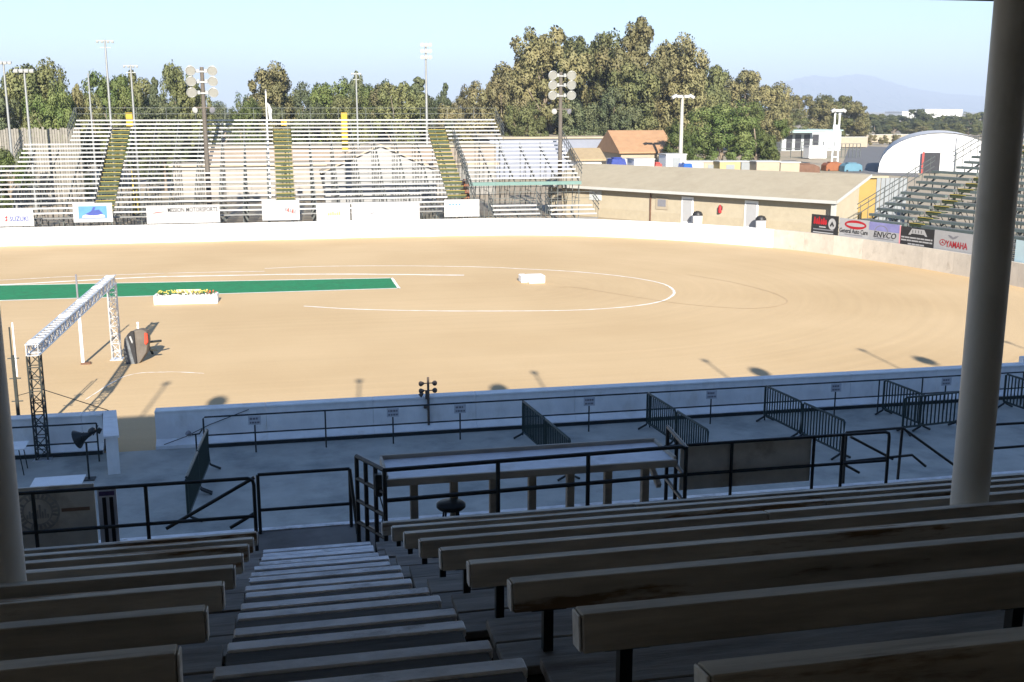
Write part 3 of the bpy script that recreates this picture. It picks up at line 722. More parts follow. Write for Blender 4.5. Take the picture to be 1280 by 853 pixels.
# ------------------------------------------------------------------ truss arch over the track
def truss(t, a, b, wd, bay, side, m, r=.024):
    """square lattice: four chords as parts, lacing as one part per face"""
    a, b = Vector(a), Vector(b); d = (b - a).normalized(); s1 = Vector(side).normalized(); s2 = d.cross(s1).normalized()
    C = [(s1 * i + s2 * j) * (wd / 2) for i, j in ((-1, -1), (1, -1), (1, 1), (-1, 1))]
    for c in C: part('chord', MB().tube([a + c, b + c], r, 6), m, t)
    n = max(2, int(round((b - a).length / bay)))
    for k in range(4):
        mb = MB(); c0, c1 = C[k], C[(k + 1) % 4]
        for i in range(n):
            p0, p1 = a.lerp(b, i / n), a.lerp(b, (i + 1) / n)
            mb.tube([p0 + c0, p1 + c1] if i % 2 == 0 else [p0 + c1, p1 + c0], r * .6, 5); mb.tube([p0 + c0, p0 + c1], r * .6, 5)
        part('lacing', mb, m, t)
arch = thing('truss_arch', 'tall silver lattice truss arch spanning from the near wall out over the dirt', 'gantry', (-6.5, 36.6, 0))
A0, A1 = L3(-6.58, 30.55, 0), L3(-6.30, 43.0, 0); HT = 3.22
TRD = mat('truss_dark', (.05, .055, .05), .5, .2, 6, metal=.3)
truss(arch, A0, A0 + L3(0, 0, HT - .3), .30, .32, (1, 0, 0), TRD)
truss(arch, A1, A1 + L3(0, 0, HT - .3), .30, .32, (1, 0, 0), TRUSSA)
truss(arch, A0 + L3(0, -.15, HT - .15), A1 + L3(0, .15, HT - .15), .30, .36, (1, 0, 0), TRUSSA, .028)
for f in (.02, .33, .55, .77, .98):
    q = A0.lerp(A1, f) + L3(0, 0, HT + .015); part('clamp_plate', MB().box(q, (.34, .42, .02)), WHITE, arch)
for q in (A0, A1): part('base_plate', MB().box(q + L3(0, 0, .012), (.46, .46, .024)), TRUSSA, arch)
P0 = L3(-7.42, 42.35, 0)
t = thing('white_pole', 'slim white pole standing on the dirt beside the truss arch', 'pole', P0)
part('shaft', MB().tube([P0, P0 + L3(0, 0, 2.2)], .06, 10), WHITE, t, smooth=True); part('shaft_tip', MB().tube([P0 + L3(0, 0, 2.2), P0 + L3(0, 0, 3.4)], .035, 8), GREYP, t, smooth=True)
part('foot', MB().box(P0 + L3(.1, .02, .04), (.35, .16, .08)), RUST, t)
P0 = L3(-7.35, 31.6, 0)
t = thing('antenna_mast', 'dark slender mast with brackets behind the short white wall', 'mast', P0)
part('shaft', MB().tube([P0, P0 + L3(0, 0, 2.7)], .05, 8), TRD, t, smooth=True)
for q, zz in ((.07, 3.62), (-.02, 3.5)): part('rod', MB().tube([P0 + L3(q, 0, 2.1), P0 + L3(q, 0, zz)], .022, 6), WHITE if q > 0 else TRD, t)
for zz in (2.62, 2.05, 1.4): part('clamp', MB().tube([P0 + L3(-.14, 0, zz), P0 + L3(.16, 0, zz)], .018, 6), TRD, t)
t = thing('guy_cable', 'thin cable running from the truss arch down to the wall top', 'cable', A0)
part('strand', MB().tube([A0 + L3(.15, 0, 1.95), L3(-4.9, 31.2, .75 + .35)], .012, 5), BLACKM, t)
part('strand', MB().tube([A0 + L3(-.15, 0, 1.9), P0 + L3(.0, 0, 1.55)], .010, 5), BLACKM, t)
t = thing('slack_cable', 'thin dark cable slanting across the long white wall near its end', 'cable', (-3.4, 30.9, 0))
part('strand', MB().tube([G(205, 556, .15), AY(232, 546, 30.9), AY(262, 531, 30.93), AY(311, 512, 30.96)], .012, 5), BLACKM, t)
# sign board lying against the arch's shadow: rounded inflatable marker, seen edge on
c = L3(-5.42, 42.2, .0)
t = thing('leaning_sign', 'rounded grey sign board with black and red side leaning on the dirt by the arch', 'sign', c)
def sg(nm, pts, Y_, dep, m): return part(nm, MB().prism([AY(x_, y_, Y_) for x_, y_ in pts], dep), m, t, bevel=.02)
sg('flank', [(155, 424), (160, 417), (166, 414), (172, 456), (168, 459), (158, 457), (154, 442)], 42.05, L3(.10, .30, .02), mat('board_grey', (.13, .14, .15), .6, .25, 6, col2=(.07, .075, .08), blotch=(.45, .6)))
sg('black_band', [(158, 420), (163, 414), (167, 414), (171, 455), (169, 458)], 42.0, L3(.02, .045, 0), BLKV)
sg('face_board', [(166, 414), (176, 412), (183, 415), (185, 426), (183, 441), (173, 456), (171, 456)], 42.08, L3(.08, .25, .02), mat('board_face', (.10, .085, .07), .6, .2, 5))
sg('red_panel', [(180, 416), (184, 417), (185, 428), (182, 432), (180, 430)], 42.02, L3(.02, .05, 0), mat('red_vinyl', (.40, .05, .025), .5, .15, 5))
sg('pale_print', [(161, 421), (163, 420), (166, 428), (165, 430)], 41.97, L3(.01, .02, 0), VINYL)
part('prop_arm', MB().tube([c + L3(.2, .1, .75), c + L3(.75, .95, .62)], .05, 6), TRD, t); part('prop_arm', MB().tube([c + L3(.2, .1, .5), c + L3(.62, .5, .36)], .05, 6), TRD, t)
part('prop_leg', MB().tube([c + L3(.16, .1, 1.2), c + L3(.35, 1.5, .0)], .05, 6), TRD, t)
part('cap', MB().lathe(c + L3(.05, .1, 1.30), (0, 0, 1), [(0, .04), (.08, .04), (.085, .03), (.18, .03), (.19, .045), (.24, .04)], 10), WHITE, t)
# flower planter
a, b = G(193, 381), G(272, 379)
t = thing('flower_planter', 'long white planter box of flowers at the edge of the green strip', 'planter', (a.x, a.y, 0))
W2 = .55; dirx = (b - a).normalized(); diry = Vector((-dirx.y, dirx.x, 0))
def pl(u, v, z): return a + dirx * u + diry * v + L3(0, 0, z)
LL = (b - a).length
def obox(u0, u1, v0, v1, z0, z1):
    return MB().prism([pl(u0, v0, z0), pl(u1, v0, z0), pl(u1, v1, z0), pl(u0, v1, z0)], L3(0, 0, z1 - z0))
part('side_panel', obox(.12, LL - .12, 0, .04, .0, .42), WHITE, t); part('side_panel', obox(.12, LL - .12, W2 - .04, W2, .0, .42), WHITE, t)
for u in (0, LL - .12): part('end_panel', obox(u, u + .12, -.08, W2 + .08, 0, .45), WHITE, t)
part('soil', obox(.13, LL - .13, .05, W2 - .05, .1, .36), RUST, t)
rp = random.Random(5)
for i in range(9):
    q = pl(.3 + i * (LL - .6) / 8, W2 / 2 + rp.uniform(-.08, .08), .36); mb = MB()
    for j in range(26):
        v = Vector((rp.gauss(0, .11), rp.gauss(0, .10), abs(rp.gauss(.10, .07)))); M = Matrix.Rotation(rp.uniform(0, 6.28), 3, 'Z') @ Matrix.Rotation(rp.uniform(-1, 1), 3, 'X')
        mb._add([q + v + M @ Vector(k_) for k_ in ((-.05, 0, 0), (0, .03, .02), (.07, 0, .03), (0, -.03, .02))], [(0, 1, 2, 3)])
    pb = part('plant', mb, FLOWERG, t); pb['kind'] = 'stuff'
    mb = MB()
    for j in range(9):
        v = Vector((rp.gauss(0, .12), rp.gauss(0, .10), rp.uniform(.12, .26))); mb.lathe(q + v, (rp.uniform(-.3, .3), rp.uniform(-.6, 0), 1), [(0, .015), (.02, .045), (.03, .03)], 6)
    part('blossom', mb, FLOWERR if i == 8 else FLOWERY, pb)
part('back_rail', obox(LL * .33, LL * .72, W2 + .02, W2 + .06, .3, .62), mat('cream_rail', (.70, .62, .45), .7, .1, 3), t)
# start blocks
a = G(656, 355)
t = thing('start_block', 'low white stepped block on the dirt inside the chalk oval', 'block', a)
part('block_body', MB().b2((a.x + .25, a.y, 0), (a.x + 1.15, a.y + .85, .42)), WHITE, t, bevel=.03)
part('block_wing', MB().b2((a.x - .12, a.y + .35, 0), (a.x + .247, a.y + 1.1, .40)), WHITE, t, bevel=.03)

# ------------------------------------------------------------------ open bleachers
def bleacher(name, label, O, u, v, rows, L, treads=(), rise=.31, run=.70, z0=2.0, seat=ALU, foot=ALUD, frame_every=1.83, ends=None, base=0.0, fascia=None, nosing=True, thick=.11, backrail=True, deckless=False):
    """O: 2-D origin of the first row's start, u: along the rows, v: outward. ends(k) -> list of (x0, x1) along u"""
    u, v = Vector((*u, 0)), Vector((*v, 0)); O = Vector((O[0], O[1], 0))
    t = thing(name, label, 'bleacher', O)
    def P_(s_, k, z=0, dv=0): return O + u * s_ + v * (run * k + dv) + L3(0, 0, z)
    ang = math.atan2(u.y, u.x)
    def strip(nm, x0, x1, k, dv, wd, z, th, m):
        c_ = P_((x0 + x1) / 2, k, z, dv); o = place(nm, plank_mesh(x1 - x0, wd, th, nm), m, t, c_ - O, (0, 0, ang)); return o
    for k in rows:
        for (x0, x1) in ends(k):
            cuts = [(x0, x1)]
            for (c_, wd, *lim) in treads:
                if lim and not (lim[0] <= k <= lim[1]): continue
                nc = []
                for a_, b_ in cuts:
                    if a_ < c_ - wd / 2 < b_ or a_ < c_ + wd / 2 < b_:
                        if c_ - wd / 2 - a_ > .3: nc.append((a_, c_ - wd / 2))
                        if b_ - c_ - wd / 2 > .3: nc.append((c_ + wd / 2, b_))
                    else: nc.append((a_, b_))
                cuts = nc
            for a_, b_ in cuts:
                strip('seat_plank', a_ + .03, b_ - .03, k, .12, .24, z0 + rise * k, thick, seat)
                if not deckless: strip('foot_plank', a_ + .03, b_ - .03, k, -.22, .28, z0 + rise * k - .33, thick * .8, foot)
        for (c_, wd, *lim) in treads:
            if lim and not (lim[0] <= k <= lim[1]): continue
            tr = strip('tread', c_ - wd / 2 + .04, c_ + wd / 2 - .04, k, -.02, .62, z0 + rise * k - .22, .05, GREENAISLE)
            strip('tread_riser', c_ - wd / 2 + .06, c_ + wd / 2 - .06, k, -.30, .03, z0 + rise * k - .34, .18, GREENAISLE)
            if nosing: strip('tread_nosing', c_ - wd / 2 + .03, c_ + wd / 2 - .03, k, -.345, .05, z0 + rise * k - .20, .03, YELLOW)
    # bents
    xa = min(e[0] for k in rows for e in ends(k)); xb = max(e[1] for k in rows for e in ends(k)); k0, k1 = rows[0], rows[-1]
    x = xa + .25
    while x < xb:
        ks = [k for k in rows if any(e[0] <= x <= e[1] for e in ends(k))]
        if ks:
            mb = MB(); ka, kb = min(ks), max(ks)
            mb.beam(P_(x, ka, z0 + rise * ka - .46, -.3), P_(x, kb, z0 + rise * kb - .46, .3), .06, .10)
            kk = ka
            while kk <= kb:
                mb.beam(P_(x, kk, base), P_(x, kk, z0 + rise * kk - .48), .055, .055)
                if kk + 3 <= kb: mb.beam(P_(x, kk, z0 + rise * kk - .6), P_(x, kk + 3, base + .3 + (rise * kk * .3)), .035, .035)
                if kk - 3 >= ka: mb.beam(P_(x, kk - 3, max(base + .3, (z0 + rise * (kk - 3)) * .55)), P_(x, kk, max(base + .3, (z0 + rise * (kk - 3)) * .55)), .035, .035)
                kk += 3
            for k in ks: mb.beam(P_(x, k, z0 + rise * k - .36, .12), P_(x, k, z0 + rise * k - .02, .12), .05, .05)
            part('support_frame', mb, SCAF, t)
        x += frame_every
    # ledger tubes along the rows
    for kk in range(k0, k1 + 1, 3):
        es = ends(kk)[0]; mb = MB(); zz = max(base + .35, (z0 + rise * kk) * .5)
        mb.beam(P_(es[0], kk, zz), P_(es[1], kk, zz), .04, .04); part('ledger', mb, SCAF, t)
    if fascia: strip('fascia_board', xa, xb, k0, -.40, .06, z0 + rise * k0 - .42, fascia, mat('fascia_green', (.12, .20, .18), .6, .1, 2))
    # guard rails at the row ends and behind the top row
    for (s_, ks) in ((0, rows), (1, rows)):
        grp = {}
        for k in ks: grp.setdefault(round(ends(k)[0][s_], 2), []).append(k)
        for xe, kk in grp.items():
            mb = MB(); a_, b_ = kk[0], kk[-1]; dx = (-.08 if s_ == 0 else .08)
            for h in (.35, .75, 1.05): mb.beam(P_(xe + dx, a_, z0 + rise * a_ + h, -.3), P_(xe + dx, b_, z0 + rise * b_ + h, .4), .045, .045)
            for k in kk: mb.beam(P_(xe + dx, k, z0 + rise * k - .4), P_(xe + dx, k, z0 + rise * k + 1.05), .03, .03)
            part('guard_rail', mb, SCAF, t)
    if backrail:
        es = ends(k1)[0]; mb = MB()
        for h in (.55, 1.05): mb.beam(P_(es[0], k1, z0 + rise * k1 + h, .42), P_(es[1], k1, z0 + rise * k1 + h, .42), .03, .03)
        x = es[0]
        while x <= es[1]: mb.beam(P_(x, k1, z0 + rise * k1 - .4, .42), P_(x, k1, z0 + rise * k1 + 1.05, .42), .03, .03); x += 2.44
        part('back_rail', mb, SCAF, t)
    return t
def ends_main(k):
    if k <= 10: x0 = -34
    elif k <= 15: x0 = -19.87
    else: x0 = -16.45
    x1 = 15.0 if k <= 15 else 19.6
    return [(x0, x1)]
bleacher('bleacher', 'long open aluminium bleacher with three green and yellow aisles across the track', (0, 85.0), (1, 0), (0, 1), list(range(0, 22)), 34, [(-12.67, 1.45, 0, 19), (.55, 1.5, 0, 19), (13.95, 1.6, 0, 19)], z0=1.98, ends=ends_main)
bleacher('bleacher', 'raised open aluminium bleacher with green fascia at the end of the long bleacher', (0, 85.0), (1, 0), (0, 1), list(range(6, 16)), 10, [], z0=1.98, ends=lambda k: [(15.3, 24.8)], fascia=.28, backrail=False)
# low ground bleachers behind the wall
def low_b(label, x0, x1, y):
    bleacher('low_bleacher', label, (x0, y), (1, 0), (0, 1), [0, 1, 2], x1 - x0, [], z0=1.35, rise=.28, run=.6, ends=lambda k: [(0, x1 - x0)], frame_every=1.8, backrail=True)
low_b('low aluminium bench stand behind the wall beneath the raised bleacher', 16.4, 20.2, 84.2)
low_b('low aluminium bench stand behind the wall beside the tan building', 20.8, 24.6, 83.4)
# stand round the right-hand turn
wd_ = Vector((3.9, -14.0)).normalized(); wn = Vector((-wd_.y, wd_.x))
if wn.x < 0: wn = -wn
DKSEAT = mat('dark_green_plank', (.085, .105, .10), .55, .15, 3, objvar=.15)
def ends_turn(k): return [(.7 if k < 10 else 2.2, 24)]
O_ = Vector((36.2, 67.4)) + wn * 2.0
bleacher('bleacher', 'open dark green bleacher with a yellow-edged aisle behind the turn', (O_.x, O_.y), wd_, wn, list(range(0, 18)), 24, [(5.2, 1.3)], z0=2.1, rise=.34, run=.70, seat=DKSEAT, foot=ALUD, ends=ends_turn, frame_every=1.9, thick=.17)

# ------------------------------------------------------------------ banners on the walls
def s_at_px(xp, z=1.3):
    best = None
    for i in range(0, len(WALL)):
        if WALL[i][1] < 40: break
        dd = abs(px((WALL[i][0], WALL[i][1], z))[0] - xp)
        if best is None or dd < best[0]: best = (dd, WL[i])
    s0 = best[1]
    for _ in range(3):
        cands = np.linspace(s0 - 1.2, s0 + 1.2, 61); s0 = min(cands, key=lambda q: abs(px((*wall_pt(q)[0], z))[0] - xp))
    return s0
def banner(label, x0, x1, z0, z1, m, posts=True, off=.32):
    s0, s1 = s_at_px(x0), s_at_px(x1); N = 4
    p0 = wall_pt(s0, off)[0]; t = thing('banner', label, 'banner', (p0[0], p0[1], 0), 'sponsor banners on the arena wall')
    P0, P1 = wall_pt(s0, off)[0], wall_pt(s1, off)[0]
    a_, b_ = L3(P0[0], P0[1], 0), L3(P1[0], P1[1], 0); r = (b_ - a_).normalized(); nn = Vector((r.y, -r.x, 0))   # nn faces the track
    W_ = (b_ - a_).length
    part('sheet', MB().prism([a_ + L3(0, 0, z0), b_ + L3(0, 0, z0), b_ + L3(0, 0, z1), a_ + L3(0, 0, z1)], -nn * .03), m, t)
    for f in (.03, .97): part('post', MB().beam(a_.lerp(b_, f) - nn * .07 + L3(0, 0, .0), a_.lerp(b_, f) - nn * .07 + L3(0, 0, z1), .05, .05), SCAF, t)
    def at(fu, fz, lift=.006): return a_ + r * (W_ * fu) + L3(0, 0, z0 + (z1 - z0) * fz) + nn * lift
    def rect(nm, u0, u1, v0, v1, mm, lift=.004):
        return part(nm, MB().prism([at(u0, v0, lift), at(u1, v0, lift), at(u1, v1, lift), at(u0, v1, lift)], nn * .003), mm, t)
    def blob(nm, pts, mm, lift=.008): return part(nm, MB().prism([at(*q, lift) for q in pts], nn * .003), mm, t)
    def oval(nm, cu, cv, ru, rv, mm, lift=.008, n=28, inner=0):
        if not inner: return blob(nm, [(cu + ru * math.cos(2 * math.pi * i / n), cv + rv * math.sin(2 * math.pi * i / n)) for i in range(n)], mm, lift)
        mb = MB()
        for i in range(n):
            A, B = 2 * math.pi * i / n, 2 * math.pi * (i + 1) / n
            mb.quad(*[at(cu + ru * f * math.cos(q), cv + rv * f * math.sin(q), lift) for f, q in ((inner, A), (1, A), (1, B), (inner, B))])
        return part(nm, mb, mm, t)
    def txt(s_, cu, cv, wu, hv, mm, bold=.0, shear=0.0): return lettering(t, s_, at(cu, cv, .012), r, (0, 0, 1), W_ * wu, (z1 - z0) * hv, mm, bold, shear)
    return t, rect, blob, oval, txt
ZB = WH + .02
def zpx(x, y):                                          # height on the wall line under pixel x
    s_ = s_at_px(x); q = wall_pt(s_, .32)[0]; d = ray(x, y); k = (q[0] * d.x + q[1] * d.y) / (d.x ** 2 + d.y ** 2); return CH + d.z * k
# far straight
t, rect, blob, oval, txt = banner('white banner with a red emblem and blue SUZUKI lettering on the far wall', -20, 42, zpx(20, 283), zpx(20, 261), VINYL)
txt('SUZUKI', .70, .42, .38, .28, DKBLUE, .015); blob('emblem', [(.42, .52), (.46, .60), (.47, .52), (.445, .44), (.47, .36), (.425, .26), (.415, .34), (.44, .42), (.415, .50)], RED)
t, rect, blob, oval, txt = banner('white framed banner with a blue motorcycle picture on the far wall', 92, 141, zpx(116, 278), zpx(116, 254), VINYL)
rect('picture', .14, .86, .18, .84, BLUELT); blob('machine_shape', [(.30, .42), (.46, .58), (.52, .80), (.58, .78), (.54, .62), (.66, .66), (.76, .44), (.60, .36), (.42, .36)], DKBLUE, .012)
blob('smoke_shape', [(.22, .24), (.80, .24), (.80, .36), (.70, .42), (.52, .35), (.34, .42), (.24, .36)], VINYL, .010); rect('picture_base', .16, .84, .19, .225, GREYP, .014)
t, rect, blob, oval, txt = banner('wide white banner reading MISSION MOTORSPORTS on the far wall', 183, 275, zpx(230, 279), zpx(230, 256.5), VINYL)
txt('MISSION MOTORSPORTS', .63, .74, .68, .26, BLKV, .015); blob('faint_swoosh', [(.07, .55), (.12, .62), (.24, .66), (.24, .63), (.13, .57)], BRICKR)
t, rect, blob, oval, txt = banner('small white banner with a dark slanted script mark on the far wall', 328, 375, zpx(351, 275.5), zpx(351, 250.5), VINYL)
for i in range(5): blob('script_stroke', [(.60 + i * .06, .50 - i * .035), (.63 + i * .06, .64 - i * .03), (.66 + i * .06, .62 - i * .03), (.65 + i * .06, .42 - i * .04)], BRICKR if i % 2 else GREYP)
t, rect, blob, oval, txt = banner('white banner with a faint yellow word on the far wall', 396, 438, zpx(417, 277), zpx(417, 254.5), VINYL)
for i in range(6): rect('letter_block', .34 + i * .065, .38 + i * .065, .34, .46 + (i % 3) * .04, YELLOW)
t, rect, blob, oval, txt = banner('white banner with a small grey wing mark on the far wall', 440, 525, zpx(482, 276), zpx(482, 253.5), VINYL)
blob('wing_mark', [(.22, .52), (.27, .42), (.29, .34), (.31, .42), (.36, .54), (.30, .46), (.285, .42), (.27, .47)], GREYP)
for i in range(9): rect('letter_block', .60 + i * .03, .62 + i * .03, .44, .50, GREYP)
t, rect, blob, oval, txt = banner('small white banner with tiny blue marks at the end of the far bleacher', 556, 600, zpx(578, 271), zpx(578, 249.5), VINYL)
for i in range(4): rect('letter_block', .14 + i * .09, .19 + i * .09, .66, .76, BLUELT)
# the turn
t, rect, blob, oval, txt = banner('black banner with red script and a white round mark on the turn wall', 1010, 1043, zpx(1026, 296), zpx(1026, 269), BLKV)
for i, (u0, h) in enumerate(((.08, .30), (.17, .24), (.25, .32), (.34, .22), (.42, .28), (.50, .20))):
    blob('script_stroke', [(u0, .58), (u0 + .03, .60 + h), (u0 + .07, .58 + h), (u0 + .09, .62), (u0 + .05, .54)], RED)
oval('round_mark', .78, .62, .14, .26, VINYL); blob('round_mark_face', [(.70, .55), (.78, .75), (.86, .55), (.82, .48), (.78, .60), (.74, .48)], BLKV, .012)
for v0 in (.30, .16): rect('small_print', .08, .84, v0, v0 + .05, GREYP if v0 > .2 else VINYL)
rect('small_print', .30, .55, .42, .47, VINYL)
t, rect, blob, oval, txt = banner('white banner with a red oval and the words General Auto Care', 1044, 1081, zpx(1062, 303), zpx(1062, 274), VINYL)
oval('red_oval', .55, .76, .36, .19, RED); oval('oval_band', .55, .76, .30, .08, VINYL, .012)
txt('General Auto Care', .50, .48, .94, .20, BLKV, .015); rect('small_print', .20, .80, .30, .34, GREYP); rect('small_print', .18, .82, .14, .21, RED)
t, rect, blob, oval, txt = banner('lilac and white banner with arched grey ENVCO lettering', 1081, 1120, zpx(1100, 306.5), zpx(1100, 279), VINYL)
rect('lilac_sky', .0, .96, .62, 1.0, LILAC); txt('ENVCO', .52, .46, .72, .26, BLKV, .01, .2); oval('arch_mark', .40, .58, .22, .30, GREYP, .010, 28, .88)
rect('small_print', .18, .80, .26, .29, GREYP); rect('small_print', .05, .30, .12, .18, GREYP); rect('red_edge', .965, 1.0, .02, .98, mat('pink_print', (.65, .25, .28), .5, .1, 2))
t, rect, blob, oval, txt = banner('black banner with a white block mark and lines of print on the turn wall', 1120, 1162, zpx(1141, 315), zpx(1141, 285), BLKV)
blob('block_mark', [(.24, .68), (.34, .95), (.70, .95), (.80, .68), (.74, .68), (.70, .74), (.34, .74), (.30, .68)], VINYL)
for i in range(4): rect('block_gap', .36 + i * .085, .375 + i * .085, .78, .90, BLKV, .013)
for v0, u0, u1 in ((.53, .03, .97), (.41, .03, .97), (.27, .24, .74), (.17, .30, .66)):
    u = u0
    while u < u1: e = min(u + random.uniform(.10, .22), u1); rect('small_print', u, e - .015, v0, v0 + .06, VINYL); u = e
t, rect, blob, oval, txt = banner('white banner with red YAMAHA lettering on the turn wall', 1162, 1209, zpx(1185, 321), zpx(1185, 290), VINYL)
txt('YAMAHA', .60, .50, .56, .26, RED, .015); oval('emblem_ring', .235, .53, .085, .13, RED, .008, 24, .8)
for q in range(3):
    aa = math.pi / 2 + q * 2 * math.pi / 3; blob('fork', [(.235 + .012 * math.cos(aa + 1.57), .53 + .02 * math.sin(aa + 1.57)), (.235 + .07 * math.cos(aa), .53 + .11 * math.sin(aa)), (.235 - .012 * math.cos(aa + 1.57), .53 - .02 * math.sin(aa + 1.57))], RED)
blob('wing_mark', [(.36, .86), (.44, .84), (.50, .78), (.56, .84), (.64, .86), (.58, .76), (.50, .70), (.42, .76)], GREYP)
t, rect, blob, oval, txt = banner('bright blue banner with a black motorcycle picture beside the round column', 1209, 1252, zpx(1219, 331), zpx(1219, 298), BLUE)
oval('wheel', .22, .26, .13, .25, VINYL, .008, 28, .72)
for q in range(6): blob('spoke', [(.22 + .10 * math.cos(q * 1.05), .26 + .19 * math.sin(q * 1.05)), (.22 + .10 * math.cos(q * 1.05 + .2), .26 + .19 * math.sin(q * 1.05 + .2)), (.22, .26)], VINYL)
blob('machine_shape', [(.16, .54), (.26, .60), (.36, .80), (.52, .74), (.60, .55), (.60, .30), (.44, .22), (.36, .40), (.28, .52)], BLKV, .012)
t, rect, blob, oval, txt = banner('pale teal banner with a dark foot strip past the round column', 1262, 1310, zpx(1279, 338), zpx(1279, 302), mat('pale_teal_vinyl', (.50, .66, .70), .5, .06, 2))
rect('foot_strip', 0, 1, 0, .08, BLKV); rect('small_print', .55, .70, .70, .78, GREYP)

# ------------------------------------------------------------------ light poles
def flood_head(t, P_, aim, r, m=LAMPW, deep=.5):
    o = part('floodlight', MB().lathe(P_, aim, [(-r * .9, r * .25), (-r * .4, r * .45), (0, r * .85), (r * deep, r), (r * deep + .02, r * .92), (r * deep - .08, r * .85)], 14), m, t, smooth=True)
    part('lens', MB().lathe(Vector(P_) + Vector(aim).normalized() * (r * deep - .05), aim, [(0, r * .84), (.02, r * .84)], 14), LAMPG, o)
def big_pole(label, x, top, bottom, Y):
    P_ = AY(x, top, Y); B_ = L3(P_.x, Y, 0); t = thing('floodlight_pole', label, 'light pole', B_, 'wooden floodlight poles at the far bleachers')
    part('pole', MB().tube([B_, L3(P_.x, Y, P_.z)], .21, 12, .15), POLEW, t, smooth=True)
    zs = [P_.z - .25, P_.z - 1.05, P_.z - 1.9]
    for i, z in enumerate(zs):
        part('crossarm', MB().beam((P_.x - 1.0, Y - .18, z - .1), (P_.x + 1.0, Y - .18, z - .1), .10, .12), POLEG, t)
        for s_ in (-1, 1):
            flood_head(t, (P_.x + s_ * .84, Y - .35, z), (-s_ * .12, -1, -.32), .40)
            part('ballast', MB().box((P_.x + s_ * .30, Y - .2, z - .05), (.22, .25, .3)), POLEG, t, bevel=.02)
    z = P_.z - 3.1
    part('crossarm', MB().beam((P_.x - .75, Y - .12, z), (P_.x + .75, Y - .12, z), .08, .10), POLEW, t)
    for s_ in (-1, 1): part('loudspeaker', MB().lathe((P_.x + s_ * .5, Y - .2, z - .1), (s_ * .5, -.9, -.3), [(0, .06), (.15, .10), (.35, .24), (.36, .20)], 12), LAMPW if s_ < 0 else GREYP, t, smooth=True)
    return t
big_pole('weathered pole with six round floodlights rising through the long bleacher', 252, 84, 215, 91.2)
big_pole('weathered pole with six round floodlights at the raised bleacher', 701, 90, 222, 92.6)
def thin_pole(label, x, top, Y, head, r=.11, m=POLEG, group='thin light poles behind the far bleachers', k=1.0):
    P_ = AY(x, top, Y); t = thing('light_pole', label, 'light pole', (P_.x, Y, 0), group)
    part('pole', MB().tube([(P_.x, Y, 0), (P_.x, Y, P_.z)], r * 1.25, 10, r * .75), m, t, smooth=True)
    if head == 'bar':
        part('crossarm', MB().beam((P_.x - .75 * k, Y, P_.z), (P_.x + .75 * k, Y, P_.z), .12, .12), POLEG, t)
        for s_ in (-.6, -.2, .2, .6): part('floodlight', MB().box((P_.x + s_ * k, Y - .2, P_.z - .06), (.32 * k, .4, .22 * k), Matrix.Rotation(.4, 3, 'X')), LAMPW, t, bevel=.03)
    elif head == 'rack':
        for dz in (0, -.75 * k, -1.5 * k):
            part('crossarm', MB().beam((P_.x - .6 * k, Y, P_.z + dz), (P_.x + .6 * k, Y, P_.z + dz), .08, .08), POLEG, t)
            for s_ in (-.5, .0, .5): part('floodlight', MB().lathe((P_.x + s_ * k, Y - .15, P_.z + dz), (.1, -1, -.3), [(-.1, .10 * k), (.12, .22 * k), (.2, .28 * k), (.21, .2 * k)], 10), LAMPW, t, smooth=True)
    elif head == 'tee':
        part('crossarm', MB().beam((P_.x - .8 * k, Y, P_.z - .1), (P_.x + .8 * k, Y, P_.z - .1), .09, .09), POLEG, t)
        for s_ in (-.7, -.25, .3, .72): part('floodlight', MB().box((P_.x + s_ * k, Y - .1, P_.z - .22), (.22 * k, .3, .2 * k)), LAMPG, t, bevel=.02)
        part('crossarm', MB().beam((P_.x - .5 * k, Y, P_.z - .8), (P_.x + .5 * k, Y, P_.z - .8), .07, .07), POLEG, t)
    elif head == 'flag':
        part('finial', MB().lathe((P_.x, Y, P_.z), (0, 0, 1), [(0, .06), (.08, .10), (.16, .03)], 8), POLEG, t)
        mb = MB(); pts_ = [(0, -1.0), (.22, -1.2), (.42, -1.7), (.35, -2.1), (.40, -2.7), (.12, -2.5)]
        mb.prism([(P_.x + .08 + a_, Y, P_.z + b_) for a_, b_ in pts_], (0, .05, 0)); part('flag', mb, VINYL, t)
    return t
thin_pole('tall grey pole with a wide cluster of lamps, highest over the far bleacher', 131, 50, 128, 'tee', .13, k=1.1)
thin_pole('grey pole with a flat lamp crossbar just beside the tallest pole', 163, 81, 122, 'tee', .12, k=.9)
thin_pole('pale pole with a white lamp bar beside the leafy tree', 30, 88, 112, 'bar', .12, k=1.15)
thin_pole('pale pole with a white lamp bar at the edge of the arena trees', 4, 78, 115, 'bar', .12, k=1.0)
thin_pole('short bare grey pole between two lamp poles', 110, 92, 122, '', .10)
thin_pole('white flagpole with a limp pale flag above the middle aisle', 332, 114, 104, 'flag', .07, WHITE)
thin_pole('grey pole with two small crossarms behind the far bleacher', 445, 91, 136, 'tee', .12, k=.75)
thin_pole('tall pale pole with a stacked rack of lamps behind the far bleacher', 532, 56, 142, 'rack', .16, k=1.0)
t = thin_pole('cream pole with a wide white lamp crown behind the tan building', 853, 122, 128, '', .24, mat('cream_pole', (.36, .35, .31), .6, .05, 2), 'pole lights beyond the tan building')
P_ = AY(853, 122, 128)
part('crossarm', MB().beam((P_.x - 1.1, 128, P_.z), (P_.x + 1.1, 128, P_.z), .14, .14), WHITE, t)
for s_, a_ in ((-1.1, -.5), (-.45, 0), (.45, 0), (1.1, .5)): part('floodlight', MB().box((P_.x + s_, 127.8, P_.z + .1), (.7, .5, .36), Matrix.Rotation(a_, 3, 'Y')), LAMPW, t, bevel=.05)
P_ = AY(1047, 140, 175)
